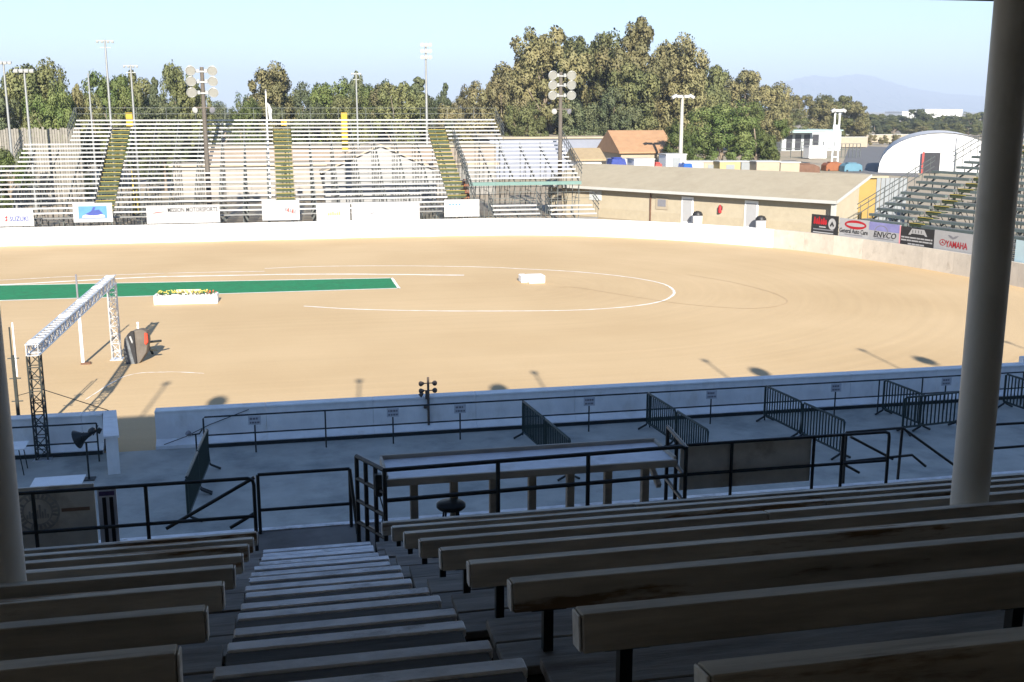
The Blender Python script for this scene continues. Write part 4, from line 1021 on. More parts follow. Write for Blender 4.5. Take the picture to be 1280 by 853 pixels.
t = thing('lamp_tower', 'white twin-legged lamp tower in front of the teal-roofed building', 'light pole', (P_.x, 175, 0), 'pole lights beyond the tan building')
for s_ in (-.55, .55): part('leg', MB().tube([(P_.x + s_, 175, 0), (P_.x + s_ * .75, 175, P_.z)], .14, 8), WHITE, t, smooth=True)
for z in (1.5, 3.2, 4.9, 6.4): part('rung', MB().beam((P_.x - .55, 175, z), (P_.x + .55, 175, z), .10, .10), WHITE, t)
part('sign_panel', MB().b2((P_.x - .8, 174.7, P_.z - 4.5), (P_.x + .4, 174.8, P_.z - 2.2)), mat('pale_blue_panel', (.55, .66, .74), .5, .05, 2), t)
for s_, a_ in ((-1.0, -.5), (-.3, 0), (.4, 0), (1.0, .5)): part('floodlight', MB().box((P_.x + s_, 174.7, P_.z + .2), (.75, .5, .5), Matrix.Rotation(a_, 3, 'Y')), LAMPW, t, bevel=.05)
for i, (x, y, Y, h) in enumerate(((161, 141, 101.2, 1.3), (355, 149, 101.2, .6), (430, 141, 104.0, 3.6))):
    P_ = AY(x, y, Y); lab = ['short yellow panel post at the top of the first far aisle', 'short yellow post at the top of the middle far aisle', 'tall yellow post standing behind the far bleacher'][i]
    t = thing('yellow_post', lab, 'post', (P_.x, Y, 0)); part('panel', MB().b2((P_.x - .28, Y, P_.z - h), (P_.x + .28, Y + .12, P_.z)), YPOST, t, bevel=.02); part('shaft', MB().tube([(P_.x, Y + .16, 0), (P_.x, Y + .16, P_.z - .2)], .05, 8), SCAF, t)

# ------------------------------------------------------------------ long tan building behind the turn
def BX(u, v, z, O=Vector((26.75, 95.55, 0)), d=Vector((14.36, -20.15, 0)).normalized()):
    n_ = Vector((-d.y, d.x, 0)); return O + d * u + n_ * v + L3(0, 0, z)
def bbox(u0, u1, v0, v1, z0, z1): return MB().prism([BX(u0, v0, z0), BX(u1, v0, z0), BX(u1, v1, z0), BX(u0, v1, z0)], L3(0, 0, z1 - z0))
bl = thing('long_building', 'long low tan block building with sloping brown roof behind the turn', 'building', BX(13, 2, 0))
U1 = 24.2
part('wall', MB().prism([BX(-4, 0, 0), BX(-4, 0, 2.56), BX(-4, 4.4, 4.06), BX(-4, 4.4, 0)], BX(U1, 0, 0) - BX(-4, 0, 0)), STUCCO, bl)
part('base_band', bbox(-4, U1, -.03, -.002, 0, .85), mat('tan_lower', (.35, .30, .215), .85, .08, 2), bl)
rf = part('roof', MB().prism([BX(-4.4, -.75, 2.70), BX(-4.4, 4.9, 4.42), BX(-4.4, 4.9, 4.32), BX(-4.4, -.75, 2.60)], (BX(U1 + .7, 0, 0) - BX(-4.4, 0, 0))), ROOFT, bl)
part('fascia', bbox(-4.4, U1 + .7, -.81, -.752, 2.50, 2.74), EAVEW, rf)
part('bargeboard', MB().beam(BX(U1 + .73, -.78, 2.62), BX(U1 + .73, 4.9, 4.36), .05, .22), EAVEW, rf)
part('porch_post', bbox(U1 + .2, U1 + .5, -.6, -.3, 0, 2.55), EAVEW, bl)
def on_bldg(xp, yp):                                     # pixel -> u along the front wall
    d = ray(xp, yp); O = BX(0, 0, 0); n_ = (BX(0, 1, 0) - O); k = (O - _E).dot(n_) / d.dot(n_); q = _E + d * k; return (q - O).dot((BX(1, 0, 0) - O)), q.z
for (xa_, xb_) in ((852, 867), (931, 948)):
    u0, u1 = on_bldg(xa_, 265)[0], on_bldg(xb_, 265)[0]; d_ = part('door', bbox(u0, u1, -.06, -.032, 0.02, 2.3), WHITE, bl); part('door_panel', bbox(u0 + .15, u1 - .15, -.075, -.062, .25, 2.1), VINYL, d_)
u0, u1 = on_bldg(737, 245)[0], on_bldg(752, 245)[0]; w_ = part('window', bbox(u0, u1, -.05, -.002, 1.5, 2.5), mat('pale_glass', (.45, .47, .46), .3, .1, 2), bl)
u0, u1 = on_bldg(820, 260)[0], on_bldg(835, 260)[0]; w_ = part('notice_board', bbox(u0, u1, -.06, -.032, 1.1, 2.1), CREAM, bl); part('notice', bbox(u0 + .2, u1 - .2, -.075, -.062, 1.35, 1.95), GREYP, w_)
u0 = on_bldg(813, 260)[0]; part('downpipe', bbox(u0, u0 + .1, -.12, -.032, 0, 2.6), RUST, bl)
u0 = on_bldg(901, 262)[0]
t = thing('fire_extinguisher', 'red fire extinguisher hung on the long tan building between the white doors', 'extinguisher', BX(u0, -.12, 1.2))
part('cylinder', MB().lathe(BX(u0, -.14, 1.15), (0, 0, 1), [(0, .10), (.04, .14), (.5, .14), (.6, .07), (.68, .05)], 12), RED, t, smooth=True); part('hose', MB().tube([BX(u0, -.14, 1.8), BX(u0 + .22, -.14, 1.7), BX(u0 + .2, -.14, 1.4)], .03, 6), BLKV, t)
for xp in (878, 957):
    u0 = on_bldg(xp, 277)[0]; q = BX(u0, -.75, 0)
    t = thing('trash_barrel', 'white trash barrel with dark lid ' + ('between the two white doors' if xp == 878 else 'past the second white door') + ' of the tan building', 'trash can', q, 'trash barrels at the tan building')
    part('drum', MB().lathe(q, (0, 0, 1), [(0, .36), (.05, .38), (.9, .40), (.92, .37)], 18), WHITE, t, smooth=True)
    part('lid', MB().lathe(q + L3(0, 0, .92), (0, 0, 1), [(0, .42), (.08, .42), (.28, .30), (.34, .10)], 18), BLKV, t, smooth=True)
    part('liner_rim', MB().lathe(q + L3(0, 0, .86), (0, 0, 1), [(0, .405), (.05, .41)], 18), GREYP, t)

# ------------------------------------------------------------------ buildings and clutter beyond
def house(label, xl, xr, ytop, Y, depth, ridge=0, wall=CREAM, roof=ROOFT, cat='building', name='building', wins=0, ang=0, gable_end=False, hwall=None):
    a_, b_ = AY(xl, ytop, Y), AY(xr, ytop, Y); H_ = a_.z; x0, x1 = a_.x, b_.x
    t = thing(name, label, cat, ((x0 + x1) / 2, Y, 0))
    hw = hwall or H_ - ridge
    part('wall', MB().b2((x0, Y, 0), (x1, Y + depth, hw)), wall, t)
    if gable_end:
        xm = (x0 + x1) / 2
        part('gable', MB().prism([(x0, Y + .01, hw), (x1, Y + .01, hw), (xm, Y + .01, hw + ridge)], (0, depth - .02, 0)), wall, t)
        for s_ in (-1, 1):
            e = x0 if s_ < 0 else x1; part('roof', MB().prism([(e + s_ * .4, Y - .4, hw - .15), (xm, Y - .4, hw + ridge), (xm, Y - .4, hw + ridge + .18), (e + s_ * .4, Y - .4, hw + .03)], (0, depth + .8, 0)), roof, t)
    elif ridge:
        part('roof', MB().prism([(x0 - .4, Y - .5, hw - .1), (x0 - .4, Y + depth / 2, hw + ridge), (x0 - .4, Y + depth + .5, hw - .1), (x0 - .4, Y + depth + .5, hw - .3), (x0 - .4, Y - .5, hw - .3)], (x1 - x0 + .8, 0, 0)), roof, t)
    else:
        part('roof', MB().b2((x0 - .3, Y - .3, hw + .003), (x1 + .3, Y + depth + .3, hw + .25)), roof, t)
    n = wins
    for i in range(n):
        xc = x0 + (x1 - x0) * (i + .5) / n; w_ = part('window', MB().b2((xc - .6, Y - .04, hw * .45), (xc + .6, Y - .002, hw * .45 + 1.2)), GLASSD, t); part('sill', MB().b2((xc - .7, Y - .1, hw * .45 - .1), (xc + .7, Y - .042, hw * .45)), EAVEW, w_)
    return t
house('pale lilac metal warehouse with a cream roof edge behind the raised bleacher', 612, 762, 174, 150, 20, 0, LILACB, CREAM, wins=0)
q = AY(727, 181, 149.9); t_ = bpy.data.objects[-1] if False else None
house('small white gabled hut with a tan roof behind the tan building', 723, 752, 186, 116, 4, 1.0, WHITE, mat('hut_roof', (.30, .23, .14), .85, .1, 2), gable_end=False)
house('tan block building with a wide clay tile gable roof under the big trees', 777, 842, 164, 140, 10, 2.6, CREAM, ORANGER, wins=3)
house('white gabled shed seen through the long bleacher', 405, 545, 193, 114, 8, 2.6, mat('shed_white', (.27, .265, .255), .8, .08, 1), CREAM, gable_end=True, hwall=3.2)
house('long pale tan shed row seen through the long bleacher', 215, 405, 209, 118, 5, 0, mat('shed_tan', (.28, .255, .22), .85, .1, 1), CREAM, wins=0)
house('pinkish low wall building behind the shed row', 260, 620, 186, 140, 6, 0, mat('pinkish_wall', (.23, .19, .155), .85, .08, 1), ROOFT)
house('long white storage shed behind the bleacher end', 545, 620, 207, 122, 6, 0, mat('shed_grey', (.22, .21, .195), .8, .08, 1), CREAM)
house('pale building with teal roof and dark bays in front of far trees', 978, 1052, 164, 242, 22, 0, mat('white_stucco', (.36, .38, .39), .7, .05, 1), TEALR)
q0 = AY(978, 175, 241.9)
t = bpy.data.objects[[o.name for o in bpy.data.objects if o.get('label', '').startswith('pale building with teal')][0]]
for i in range(4):
    x = AY(983 + i * 11, 175, 241.95).x; part('bay_opening', MB().b2((x, 241.9, .2), (x + 1.5, 241.98, 3.8)), GLASSD, t)
part('canopy', MB().b2((AY(975, 165, 240).x, 238.5, 4.3), (AY(1020, 165, 240).x, 241.9, 4.6)), TEALR, t)
# boxes, containers, awnings in the paddock
clut = [('white storage container beside the gabled hut', 793, 818, 197, 118, WHITE), ('white box trailer next to a grey one', 833, 858, 191, 122, WHITE), ('white awning box between the trailers', 858, 880, 200, 124, VINYL),
        ('cream tool shed beside the yellow container', 880, 897, 200, 126, CREAM), ('yellow storage container behind the tan roof', 900, 926, 200, 124, mat('pale_yellow_siding', (.36, .29, .14), .7, .08, 1)), ('grey-white container beside the yellow one', 927, 944, 200, 126, GREYF),
        ('cream awning box at the end of the container row', 946, 975, 200, 124, CREAM), ('pale tan low shed past the container row', 976, 1000, 201, 128, CREAM), ('pinkish white tent box beside the lilac warehouse', 765, 790, 197, 130, VINYL),
        ('tan roadside wall block beside the palms', 1050, 1085, 172, 260, CREAM), ('long tan perimeter wall before the far trees', 1050, 1175, 169, 300, CREAM), ('white low booth beside the lamp tower', 1012, 1034, 183, 200, WHITE)]
for lab, xl, xr, yt, Y, m in clut:
    yt += 3 if Y < 140 else 0
    a_, b_ = AY(xl, yt, Y), AY(xr, yt, Y); t = thing('storage_box', lab, 'container', ((a_.x + b_.x) / 2, Y, 0))
    part('body', MB().b2((a_.x, Y, .15), (b_.x, Y + 2.6, a_.z)), m, t, bevel=.04); part('lid', MB().b2((a_.x - .08, Y - .08, a_.z + .002), (b_.x + .08, Y + 2.7, a_.z + .12)), EAVEW, t)
    if lab.startswith(('yellow', 'cream tool', 'white box')): part('doors', MB().b2((a_.x + (b_.x - a_.x) * .3, Y - .05, .3), (a_.x + (b_.x - a_.x) * .7, Y - .002, a_.z - .3)), GREYF, t)
def open_frame(lab, xl, xr, yt, yb, Y, m, cat='frame'):
    a_, b_ = AY(xl, yt, Y), AY(xr, yb, Y); t = thing('steel_rack', lab, cat, ((a_.x + b_.x) / 2, Y, 0)); n = 6
    for i in range(n + 1):
        x = a_.x + (b_.x - a_.x) * i / n; part('upright', MB().b2((x - .06, Y, 0), (x + .06, Y + .12, a_.z)), m, t)
    for z in (a_.z, a_.z * .6): part('rail', MB().b2((a_.x, Y - .06, z - .05), (b_.x, Y - .002, z + .05)), m, t)
    return t
open_frame('thin dark yard fence in front of the teal-roofed building', 962, 1042, 178, 195, 205, SCAF, 'fence')
open_frame('thin grey yard fence beside the asphalt lane', 1048, 1075, 180, 195, 205, SCAF, 'fence')
for lab, xl, xr, yt, Y, m, h, cat in (('stack of rusty steel beams in the paddock', 985, 1026, 206, 150, RUST, .5, 'stack'), ('orange plastic road barriers beside the blue tarp', 1033, 1056, 204, 160, ORANGE, .8, 'barrier'), ('bright blue tarp-covered pile beside the asphalt lane', 1056, 1079, 205, 158, TEALT, 1.5, 'tarp'),
        ('blue folded awning by the white trailers', 853, 868, 205, 119, BLUE, .9, 'awning'), ('red machine parked between white containers', 818, 830, 205, 119, BRICKR, 1.0, 'machine'), ('dark blue vehicle between hut and container', 762, 786, 199, 119, DKBLUE, 1.6, 'vehicle'),
        ('orange crate at the third aisle foot', 579, 588, 227, 100, ORANGE, 1.4, 'crate'), ('yellow cabinet seen through the first bleacher section', 162, 170, 212, 104, YELLOW, 1.6, 'cabinet')):
    a_, b_ = AY(xl, yt, Y), AY(xr, yt, Y); z = max(a_.z, .5); t = thing(cat.replace(' ', '_') + '_pile' if cat in ('stack', 'tarp') else cat, lab, cat, ((a_.x + b_.x) / 2, Y, 0))
    mb = MB(); x0, x1 = a_.x, b_.x; mb.prism([(x0, Y, 0), (x1, Y, 0), (x1 - .1, Y, z * .75), (x1 - (x1 - x0) * .2, Y, z), (x0 + (x1 - x0) * .15, Y, z), (x0 + .05, Y, z * .7)], (0, 1.8, 0)); part('body', mb, m, t, bevel=.06)
    part('top_piece', MB().b2((x0 + (x1 - x0) * .25, Y + .3, z + .003), (x0 + (x1 - x0) * .7, Y + 1.3, z + .15)), EAVEW if cat == 'awning' else m, t, bevel=.03)
    for s_ in (.15, .85): part('skid', MB().b2((x0 + (x1 - x0) * s_ - .12, Y - .12, 0), (x0 + (x1 - x0) * s_ + .12, Y - .002, .25)), BLKV, t)
# yellow shed and grey sheet fence next to the tan building's gable
a_, b_ = AY(1062, 223, 88), AY(1106, 223, 88)
t = thing('yellow_shed', 'yellow flat-roofed shed beside the gable of the long tan building', 'shed', ((a_.x + b_.x) / 2, 88, 0))
part('wall', MB().b2((a_.x, 88, 0), (b_.x, 92, a_.z)), YELB, t); part('roof', MB().b2((a_.x - .2, 87.7, a_.z + .003), (b_.x + .2, 92.3, a_.z + .16)), ROOFT, t)
t = thing('sheet_fence', 'grey corrugated sheet fence between yellow shed and dark green bleacher', 'fence', (AY(1098, 250, 80).x, 80, 0))
x0, x1 = AY(1096, 225, 80).x, AY(1135, 225, 80).x; zt = AY(1100, 223, 80).z; n = 14
for i in range(n): part('sheet', MB().b2((x0 + (x1 - x0) * i / n + .02, 80 + (i % 2) * .05, 0), (x0 + (x1 - x0) * (i + 1) / n - .005, 80.06 + (i % 2) * .05, zt)), GREYF, t)
# domed tent
a_, b_ = AY(1108, 213, 150), AY(1222, 213, 150); L_ = b_.x - a_.x; hT = AY(1176, 166, 150).z
t = thing('domed_tent', 'large white domed fabric tent with a dark end opening', 'tent', ((a_.x + b_.x) / 2, 152, 0))
TC = AY(1176, 213, 150); hw_ = 9.0; fd = Vector((.51, .86, 0)); sd = Vector((.86, -.51, 0))
def tpt(u, th):                                     # u along the ridge away from the arena, th round the arch
    return Vector((TC.x, TC.y, 0)) + fd * (22 * u) + sd * (hw_ * math.cos(th)) + L3(0, 0, hT * (math.sin(th) ** .85))
mb = MB(); nu, nth = 9, 18
vs = [tpt(i / nu, math.pi * j / nth) for i in range(nu + 1) for j in range(nth + 1)]; fs = [(i * (nth + 1) + j, i * (nth + 1) + j + 1, (i + 1) * (nth + 1) + j + 1, (i + 1) * (nth + 1) + j) for i in range(nu) for j in range(nth)]
mb._add(vs, fs); part('canopy', mb, TENT, t, smooth=True)
for uu, o_ in ((.02, -fd * .15), (1, fd * .1)): part('end_wall', MB().prism([tpt(uu, math.pi * j / nth) for j in range(nth + 1)], o_), TENT, t)
def tface(xl, xr, z0, z1, lift):
    c0 = tpt(0, math.pi / 2); out = []
    for x in (xl, xr):
        d = ray(x, 213); k = (Vector((c0.x, c0.y, 0)) - fd * lift - Vector((0, 0, 0))).dot(fd) / d.dot(fd); q = d * k; out.append(Vector((q.x, q.y, 0)))
    return MB().prism([out[0] + L3(0, 0, z0), out[1] + L3(0, 0, z0), out[1] + L3(0, 0, z1), out[0] + L3(0, 0, z1)], fd * .06)
part('opening', tface(1154, 1174, 0, 3.1, .25), GLASSD, t)
part('flap', tface(1151.5, 1154, 0, 3.2, .30), BRICKR, t)
part('seam', tface(1194, 1195, .1, hT * .9, .2), GREYF, t)
# chain fence at the far left with timber boards
a_ = AY(-10, 158, 118); b_ = AY(100, 166, 118); t = thing('timber_fence', 'pale weathered timber fence below the leafy tree', 'fence', (a_.x, 118, 0)); n = 34
for i in range(n): part('board', MB().b2((a_.x + (b_.x - a_.x) * i / n + .02, 118, .1), (a_.x + (b_.x - a_.x) * (i + 1) / n - .02, 118.04, AY(10, 161, 118).z + random.uniform(-.15, .15))), mat('weathered_board', (.20, .185, .16), .9, .15, 2, objvar=.15), t)
for z in (1.0, 4.5): part('rail', MB().b2((a_.x, 118.045, z), (b_.x, 118.1, z + .12)), POLEW, t)
# far pale blocks on the horizon
for i, (xl, xr, yt) in enumerate(((1128, 1146, 140), (1157, 1176, 137), (1176, 1203, 137.3))):
    house('white block building on the horizon, ' + ['lowest and set apart', 'the narrower of the adjoining pair', 'the wider of the adjoining pair'][i], xl, xr, yt, 950 + i * 40, 30, 0, WHITE, WHITE, wins=5)

# ------------------------------------------------------------------ trees
def crown_mesh(seed, style, nl=26000):
    g = np.random.default_rng(seed); cl = []
    if style == 'euc':                                   # tall, several rounded masses at different heights
        for i in range(9):
            a_ = g.uniform(0, 6.28); rr = g.uniform(.02, .30); z = g.uniform(.34, .88); rr *= 1.25 - .7 * abs(z - .55); cl.append((rr * np.cos(a_), rr * np.sin(a_), z, g.uniform(.13, .20)))
        cl.append((.02, 0, .86, .14))
    elif style == 'round':
        for i in range(12):
            a_ = g.uniform(0, 6.28); z = g.uniform(.22, .84); rr = .34 * math.sqrt(max(.05, 1 - ((z - .5) / .46) ** 2)) * g.uniform(.3, 1); cl.append((rr * np.cos(a_), rr * np.sin(a_), z, g.uniform(.14, .20)))
    elif style == 'bush':
        for i in range(12):
            a_ = g.uniform(0, 6.28); z = g.uniform(.12, .80); rr = .45 * math.sqrt(max(.05, 1 - ((z - .4) / .55) ** 2)) * g.uniform(.3, 1); cl.append((rr * np.cos(a_), rr * np.sin(a_), z, g.uniform(.16, .22)))
    elif style == 'cone':
        for i in range(12):
            z = .14 + .80 * i / 11; rr = .16 * (1.02 - z); a_ = g.uniform(0, 6.28); cl.append((rr * np.cos(a_), rr * np.sin(a_), z, .05 + .15 * (1 - z)))
    # sub-clumps on each mass
    sub = []
    for (x, y, z, r) in cl:
        for j in range(11):
            d = g.normal(size=3); d /= np.linalg.norm(d); d[2] = d[2] * .8 + .12
            sub.append((x + d[0] * r * .75, y + d[1] * r * .75, z + d[2] * r * .7, r * g.uniform(.28, .5)))
    sub = np.array(sub); idx = g.integers(0, len(sub), nl); c = sub[idx]
    d = g.normal(size=(nl, 3)); d /= np.linalg.norm(d, axis=1)[:, None]; rad = g.uniform(0.15, 1, nl) ** .5
    P_ = c[:, :3] + d * (c[:, 3] * rad)[:, None]
    nrm = d * .8 + g.normal(size=(nl, 3)) * .7 + np.array([0, 0, .25]); nrm /= np.linalg.norm(nrm, axis=1)[:, None]
    t1 = np.cross(nrm, g.normal(size=(nl, 3))); t1 /= np.linalg.norm(t1, axis=1)[:, None]; t2 = np.cross(nrm, t1)
    sz = g.uniform(.0075, .0165, nl)[:, None]; el = g.uniform(.45, .8, nl)[:, None]
    V = np.stack([P_ - t1 * sz, P_ - t2 * sz * el, P_ + t1 * sz, P_ + t2 * sz * el], 1).reshape(-1, 3)
    me = bpy.data.meshes.new('crown'); me.vertices.add(nl * 4); me.loops.add(nl * 4); me.polygons.add(nl)
    me.vertices.foreach_set('co', V.ravel()); me.loops.foreach_set('vertex_index', np.arange(nl * 4)); me.polygons.foreach_set('loop_start', np.arange(0, nl * 4, 4))
    me.update(calc_edges=True); me.validate(); me.shade_smooth()
    nv = d * .75 + (P_ - np.array([0, 0, .5])) * 1.1 + nrm * .30; nv /= np.linalg.norm(nv, axis=1)[:, None]
    me.normals_split_custom_set_from_vertices([tuple(q) for q in np.repeat(nv, 4, 0)])
    mb = MB(); top = max(cl, key=lambda q: q[2])
    mb.tube([(0, 0, 0), (.01, .005, .2), (-.01, 0, .4), (top[0] * .6, top[1] * .6, top[2] * .8)], .026, 8, .008)
    for (x, y, z, r) in cl[:8]:
        zb = g.uniform(.15, .4) if z > .4 else z * .5; mb.tube([(0, 0, zb), (x * .5, y * .5, zb + (z - zb) * .6), (x, y, z)], .012, 6, .003)
    return me, mb.mesh('trunk', smooth=True)
CR = {}
for st_, seeds in (('euc', (1, 2, 3)), ('round', (4, 5, 6)), ('bush', (7, 8)), ('cone', (9,))):
    CR[st_] = [crown_mesh(sd, st_) for sd in seeds]
tcount = [0]
def tree(label, x, ytop, Y, wpx, style, leaf, zb=0.0, group=None, tall=None):
    P_ = AY(x, ytop, Y); H_ = (tall or P_.z - zb); i = tcount[0]; tcount[0] += 1
    crown, trunk = CR[style][i % len(CR[style])]
    nat = {'euc': .80, 'round': .84, 'bush': 1.05, 'cone': .36}[style]
    dist = (P_ - _E).length; Wd = wpx * dist / FPX
    t = thing('tree', label, 'tree', (P_.x, Y, zb), group); t.rotation_euler = (0, 0, i * 2.4); s_ = Wd / nat
    t.scale = (s_, s_, H_ / .97)
    place('crown', crown, LEAF[leaf], t); place('trunk', trunk, BARK, t)
    return t
TR = [
 ('broad eucalyptus shoulder beside the second floodlight pole', 655, 74, 178, 84, 'round', 'brown'), ('full eucalyptus crown between the two tallest', 742, 46, 186, 104, 'round', 'olive'), ('full eucalyptus crown just past the tallest', 836, 48, 188, 96, 'round', 'brown'),
 ('sloping eucalyptus shoulder above the cream lamp pole', 872, 70, 200, 90, 'bush', 'brown'), ('olive mass behind the big leafy tree', 18, 92, 150, 80, 'bush', 'olive'), ('olive mass behind the short bare pole', 88, 116, 160, 66, 'bush', 'olive'), ('dull green mass behind the crossbar pole', 182, 106, 170, 70, 'bush', 'dark'),
 ('dull green mass past the floodlights', 246, 112, 170, 50, 'bush', 'olive'), ('olive mass behind the flag', 350, 98, 180, 80, 'bush', 'olive'), ('olive mass before the lamp rack pole', 478, 106, 180, 84, 'bush', 'pale'), ('olive brown mass past the lamp rack pole', 608, 98, 178, 84, 'bush', 'pale'),
 # label, x, ytop, Y, width px, style, leaf
 ('big leafy tree behind the pale lamp pole', 45, 76, 135, 92, 'round', 'olive'), ('green leafy mass at the foot of the big tree', 66, 100, 128, 75, 'bush', 'green'), ('tree at the edge behind the timber fence', -8, 96, 140, 70, 'round', 'dark'),
 ('low green shrub bank below the timber fence', 8, 178, 112, 60, 'bush', 'green'), ('thin sparse tree in the gap beside the short pole', 95, 108, 150, 34, 'euc', 'brown'), ('yellow-green tree behind the tallest pole', 140, 94, 150, 66, 'round', 'green'), ('brown-topped tree behind the crossbar pole', 165, 92, 165, 52, 'euc', 'olive'),
 ('small pointed conifer beside the floodlit pole', 192, 101, 150, 24, 'cone', 'dark'), ('tall tree directly behind the floodlights', 222, 84, 145, 60, 'round', 'olive'), ('dark low trees right behind the first aisle', 200, 118, 135, 80, 'bush', 'dark'), ('olive low tree beside the floodlight pole', 118, 118, 140, 60, 'bush', 'olive'),
 ('low hazy tree in the gap past the floodlights', 276, 128, 210, 44, 'bush', 'dark'), ('large round-headed tree behind the flagpole', 333, 82, 170, 84, 'round', 'brown'), ('green lower tree beside the round-headed one', 308, 112, 155, 50, 'bush', 'green'), ('dark dense tree next to the round-headed one', 372, 104, 165, 66, 'bush', 'dark'),
 ('rounded olive tree behind the middle aisle', 405, 100, 170, 70, 'round', 'green'), ('feathery treetop behind the two-armed pole', 447, 92, 185, 36, 'euc', 'dark'), ('olive tree behind the two-armed pole', 432, 108, 165, 70, 'bush', 'olive'), ('green domed tree past the two-armed pole', 466, 102, 180, 60, 'round', 'green'),
 ('broad olive domed tree before the lamp rack pole', 497, 99, 165, 72, 'round', 'olive'), ('dark pine behind the lamp rack pole', 522, 100, 185, 44, 'cone', 'dark'), ('grey green tree just past the lamp rack pole', 536, 110, 170, 50, 'bush', 'dark'), ('brown-olive tree at the end of the top bleacher rows', 585, 103, 165, 80, 'bush', 'pale'),
 ('small dark pine in the sky gap', 556, 107, 200, 20, 'cone', 'dark'), ('bushy olive tree beyond the bleacher end', 628, 96, 165, 90, 'bush', 'pale'), ('olive tree low behind the raised bleacher', 656, 122, 155, 70, 'bush', 'olive'),
 ('large eucalyptus with a broad crown behind the second floodlight pole', 690, 38, 172, 112, 'euc', 'brown'), ('brown eucalyptus behind the second floodlight pole', 720, 52, 182, 100, 'round', 'olive'), ('tallest eucalyptus above all the others', 798, 26, 178, 96, 'euc', 'brown'), ('eucalyptus mass between the two tall crowns', 752, 58, 190, 110, 'round', 'brown'),
 ('dark lower eucalyptus under the tallest one', 790, 84, 170, 100, 'round', 'olive'), ('dark trees at the foot of the eucalyptus stand', 720, 118, 160, 90, 'bush', 'dark'), ('dark trees beside the clay roof', 765, 110, 165, 80, 'bush', 'dark'), ('eucalyptus stepping down past the tallest one', 850, 66, 185, 88, 'round', 'brown'),
 ('rounded eucalyptus further down the line', 885, 78, 195, 70, 'round', 'olive'), ('bright green broad tree behind the cream lamp pole', 905, 122, 150, 110, 'bush', 'green'), ('green tree behind the container row', 948, 128, 155, 70, 'bush', 'green'), ('green tree at the clay roof corner', 850, 146, 136, 46, 'bush', 'green'),
 ('brown-green eucalyptus above the bright green tree', 928, 90, 215, 76, 'round', 'brown'), ('brown-green eucalyptus at the end of the tall stand', 965, 104, 225, 72, 'round', 'brown'), ('rounded brown tree behind the teal-roofed building', 1008, 117, 260, 66, 'round', 'brown'), ('rounded olive tree beside the lamp tower', 1042, 120, 270, 60, 'round', 'olive'),
 ('brown domed tree past the lamp tower', 1070, 125, 280, 52, 'round', 'brown'), ('low trees behind the teal-roofed building', 985, 135, 250, 60, 'bush', 'olive'), ('broad reddish-brown tree above the tent', 1158, 158, 330, 50, 'bush', 'brown')]
for q in TR: tree(*q)
rt = random.Random(11)
for i in range(16):                                        # the far row in front of the mountain
    x = 1085 + i * 13; tree(['distant dark bushy tree in the row below the mountain', 'distant olive tree in the row below the mountain', 'distant dark tree beside an olive one below the mountain'][i % 3], x + rt.uniform(-4, 4), 141 + rt.uniform(-4, 4), 430 + rt.uniform(-40, 40), 34 + rt.uniform(-6, 8), ['bush', 'round'][i % 2], ['dark', 'olive', 'dark'][i % 3], group='distant trees below the mountain')
for i in range(10):
    x = 1080 + i * 19; tree(['low distant olive tree in front of the row below the mountain', 'low distant dark tree in front of the row below the mountain'][i % 2], x + rt.uniform(-5, 5), 150 + rt.uniform(-3, 3), 370 + rt.uniform(-20, 20), 36, 'bush', ['olive', 'dark'][i % 2], group='distant low trees before the tent')
for i in range(24):
    x = -20 + i * 42; tree(['distant olive tree filling the skyline behind the far bleachers', 'distant dark tree filling the skyline behind the far bleachers', 'distant pale tree filling the skyline behind the far bleachers'][i % 3], x, 122 + rt.uniform(-5, 6), 260 + rt.uniform(-20, 20), 60, 'bush', ['olive', 'dark', 'pale'][i % 3], group='distant trees behind the far bleachers')
for i, x in enumerate((1062, 1076, 1090, 1104, 1120)):
    tree('small palm-like shrub along the tan perimeter wall', x, 167 + (i % 2) * 2, 280, 14, 'bush', 'pale', group='shrubs along the perimeter wall')

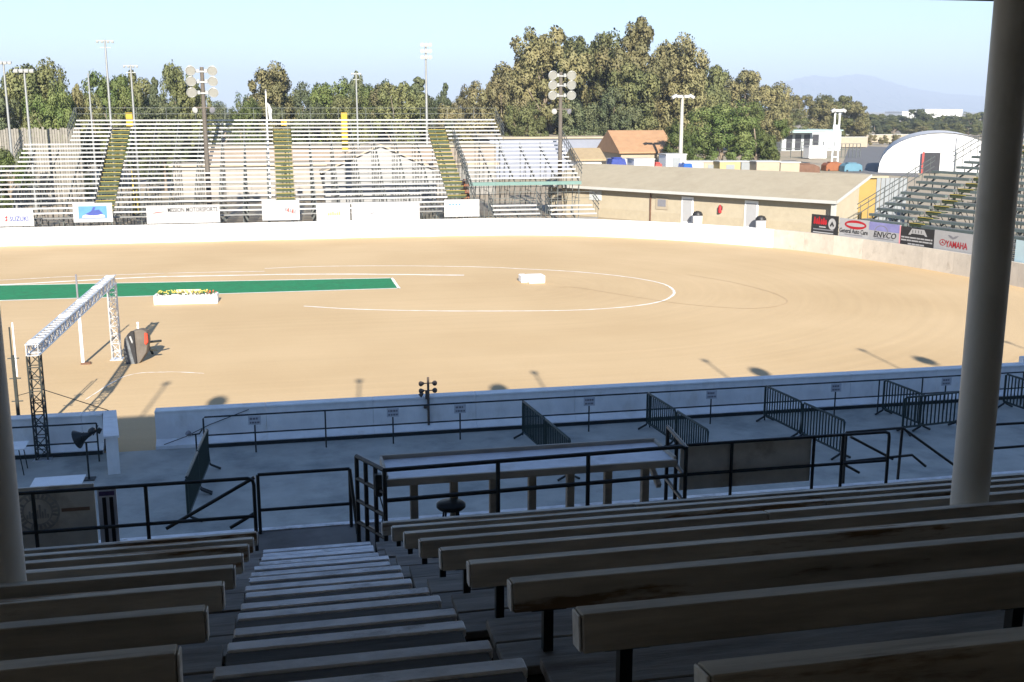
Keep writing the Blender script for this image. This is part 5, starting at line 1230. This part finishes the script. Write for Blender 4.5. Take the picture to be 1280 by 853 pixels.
# ------------------------------------------------------------------ mountain, haze
MD = 12000.0
prof = [(860, 137), (920, 131), (960, 112), (975, 104.5), (1000, 98), (1015, 94.5), (1030, 95.5), (1045, 97), (1060, 94), (1075, 93), (1090, 95.5), (1105, 100), (1120, 105), (1150, 112), (1180, 117), (1210, 119), (1250, 122), (1300, 126), (1360, 131), (1420, 137)]
pr_ = spline(prof, 8); gm = np.random.default_rng(2); vs = []; nR = 7
for i, (x, y) in enumerate(pr_):
    top = AY(x, y, MD)
    for j in range(nR):
        f = j / (nR - 1)                                   # 0 foot .. 1 ridge
        zz = -20 + (top.z + 20) * f ** 1.25 + (gm.normal() * 14 if 0 < j < nR - 1 else gm.normal() * 3); vs.append((top.x * (1 - .16 * (1 - f)) + gm.normal() * 20, MD - 2400 * (1 - f) + gm.normal() * 90 * (f < 1), zz))
mb = MB(); n = len(pr_)
fs = [(i * nR + j, (i + 1) * nR + j, (i + 1) * nR + j + 1, i * nR + j + 1) for i in range(n - 1) for j in range(nR - 1)]
b0 = len(vs)
for i, (x, y) in enumerate(pr_): top = AY(x, y, MD); vs.append((top.x, MD + 1800, -20))
fs += [(i * nR + nR - 1, (i + 1) * nR + nR - 1, b0 + i + 1, b0 + i) for i in range(n - 1)]
mb._add(vs, fs); struct('mountain', mb, MOUNT, 'long blue hazy mountain ridge on the horizon', 'mountain', smooth=True)
hz = MB(); hz.b2((-9000, -300, -25), (12000, 15000, 470)); ho = place('haze', hz.mesh('haze'), None)
hm = bpy.data.materials.new('haze_air'); hm.use_nodes = True; nn_ = hm.node_tree.nodes; nn_.remove(nn_['Principled BSDF'])
pv = nn_.new('ShaderNodeVolumePrincipled'); pv.inputs['Color'].default_value = (.69, .81, 1.0, 1); pv.inputs['Density'].default_value = 2.0e-4; pv.inputs['Anisotropy'].default_value = -.03
hm.node_tree.links.new(pv.outputs[0], nn_['Material Output'].inputs['Volume']); ho.data.materials.append(hm)
tag(ho, 'thin pale blue haze over the whole landscape', 'haze', kind='stuff')
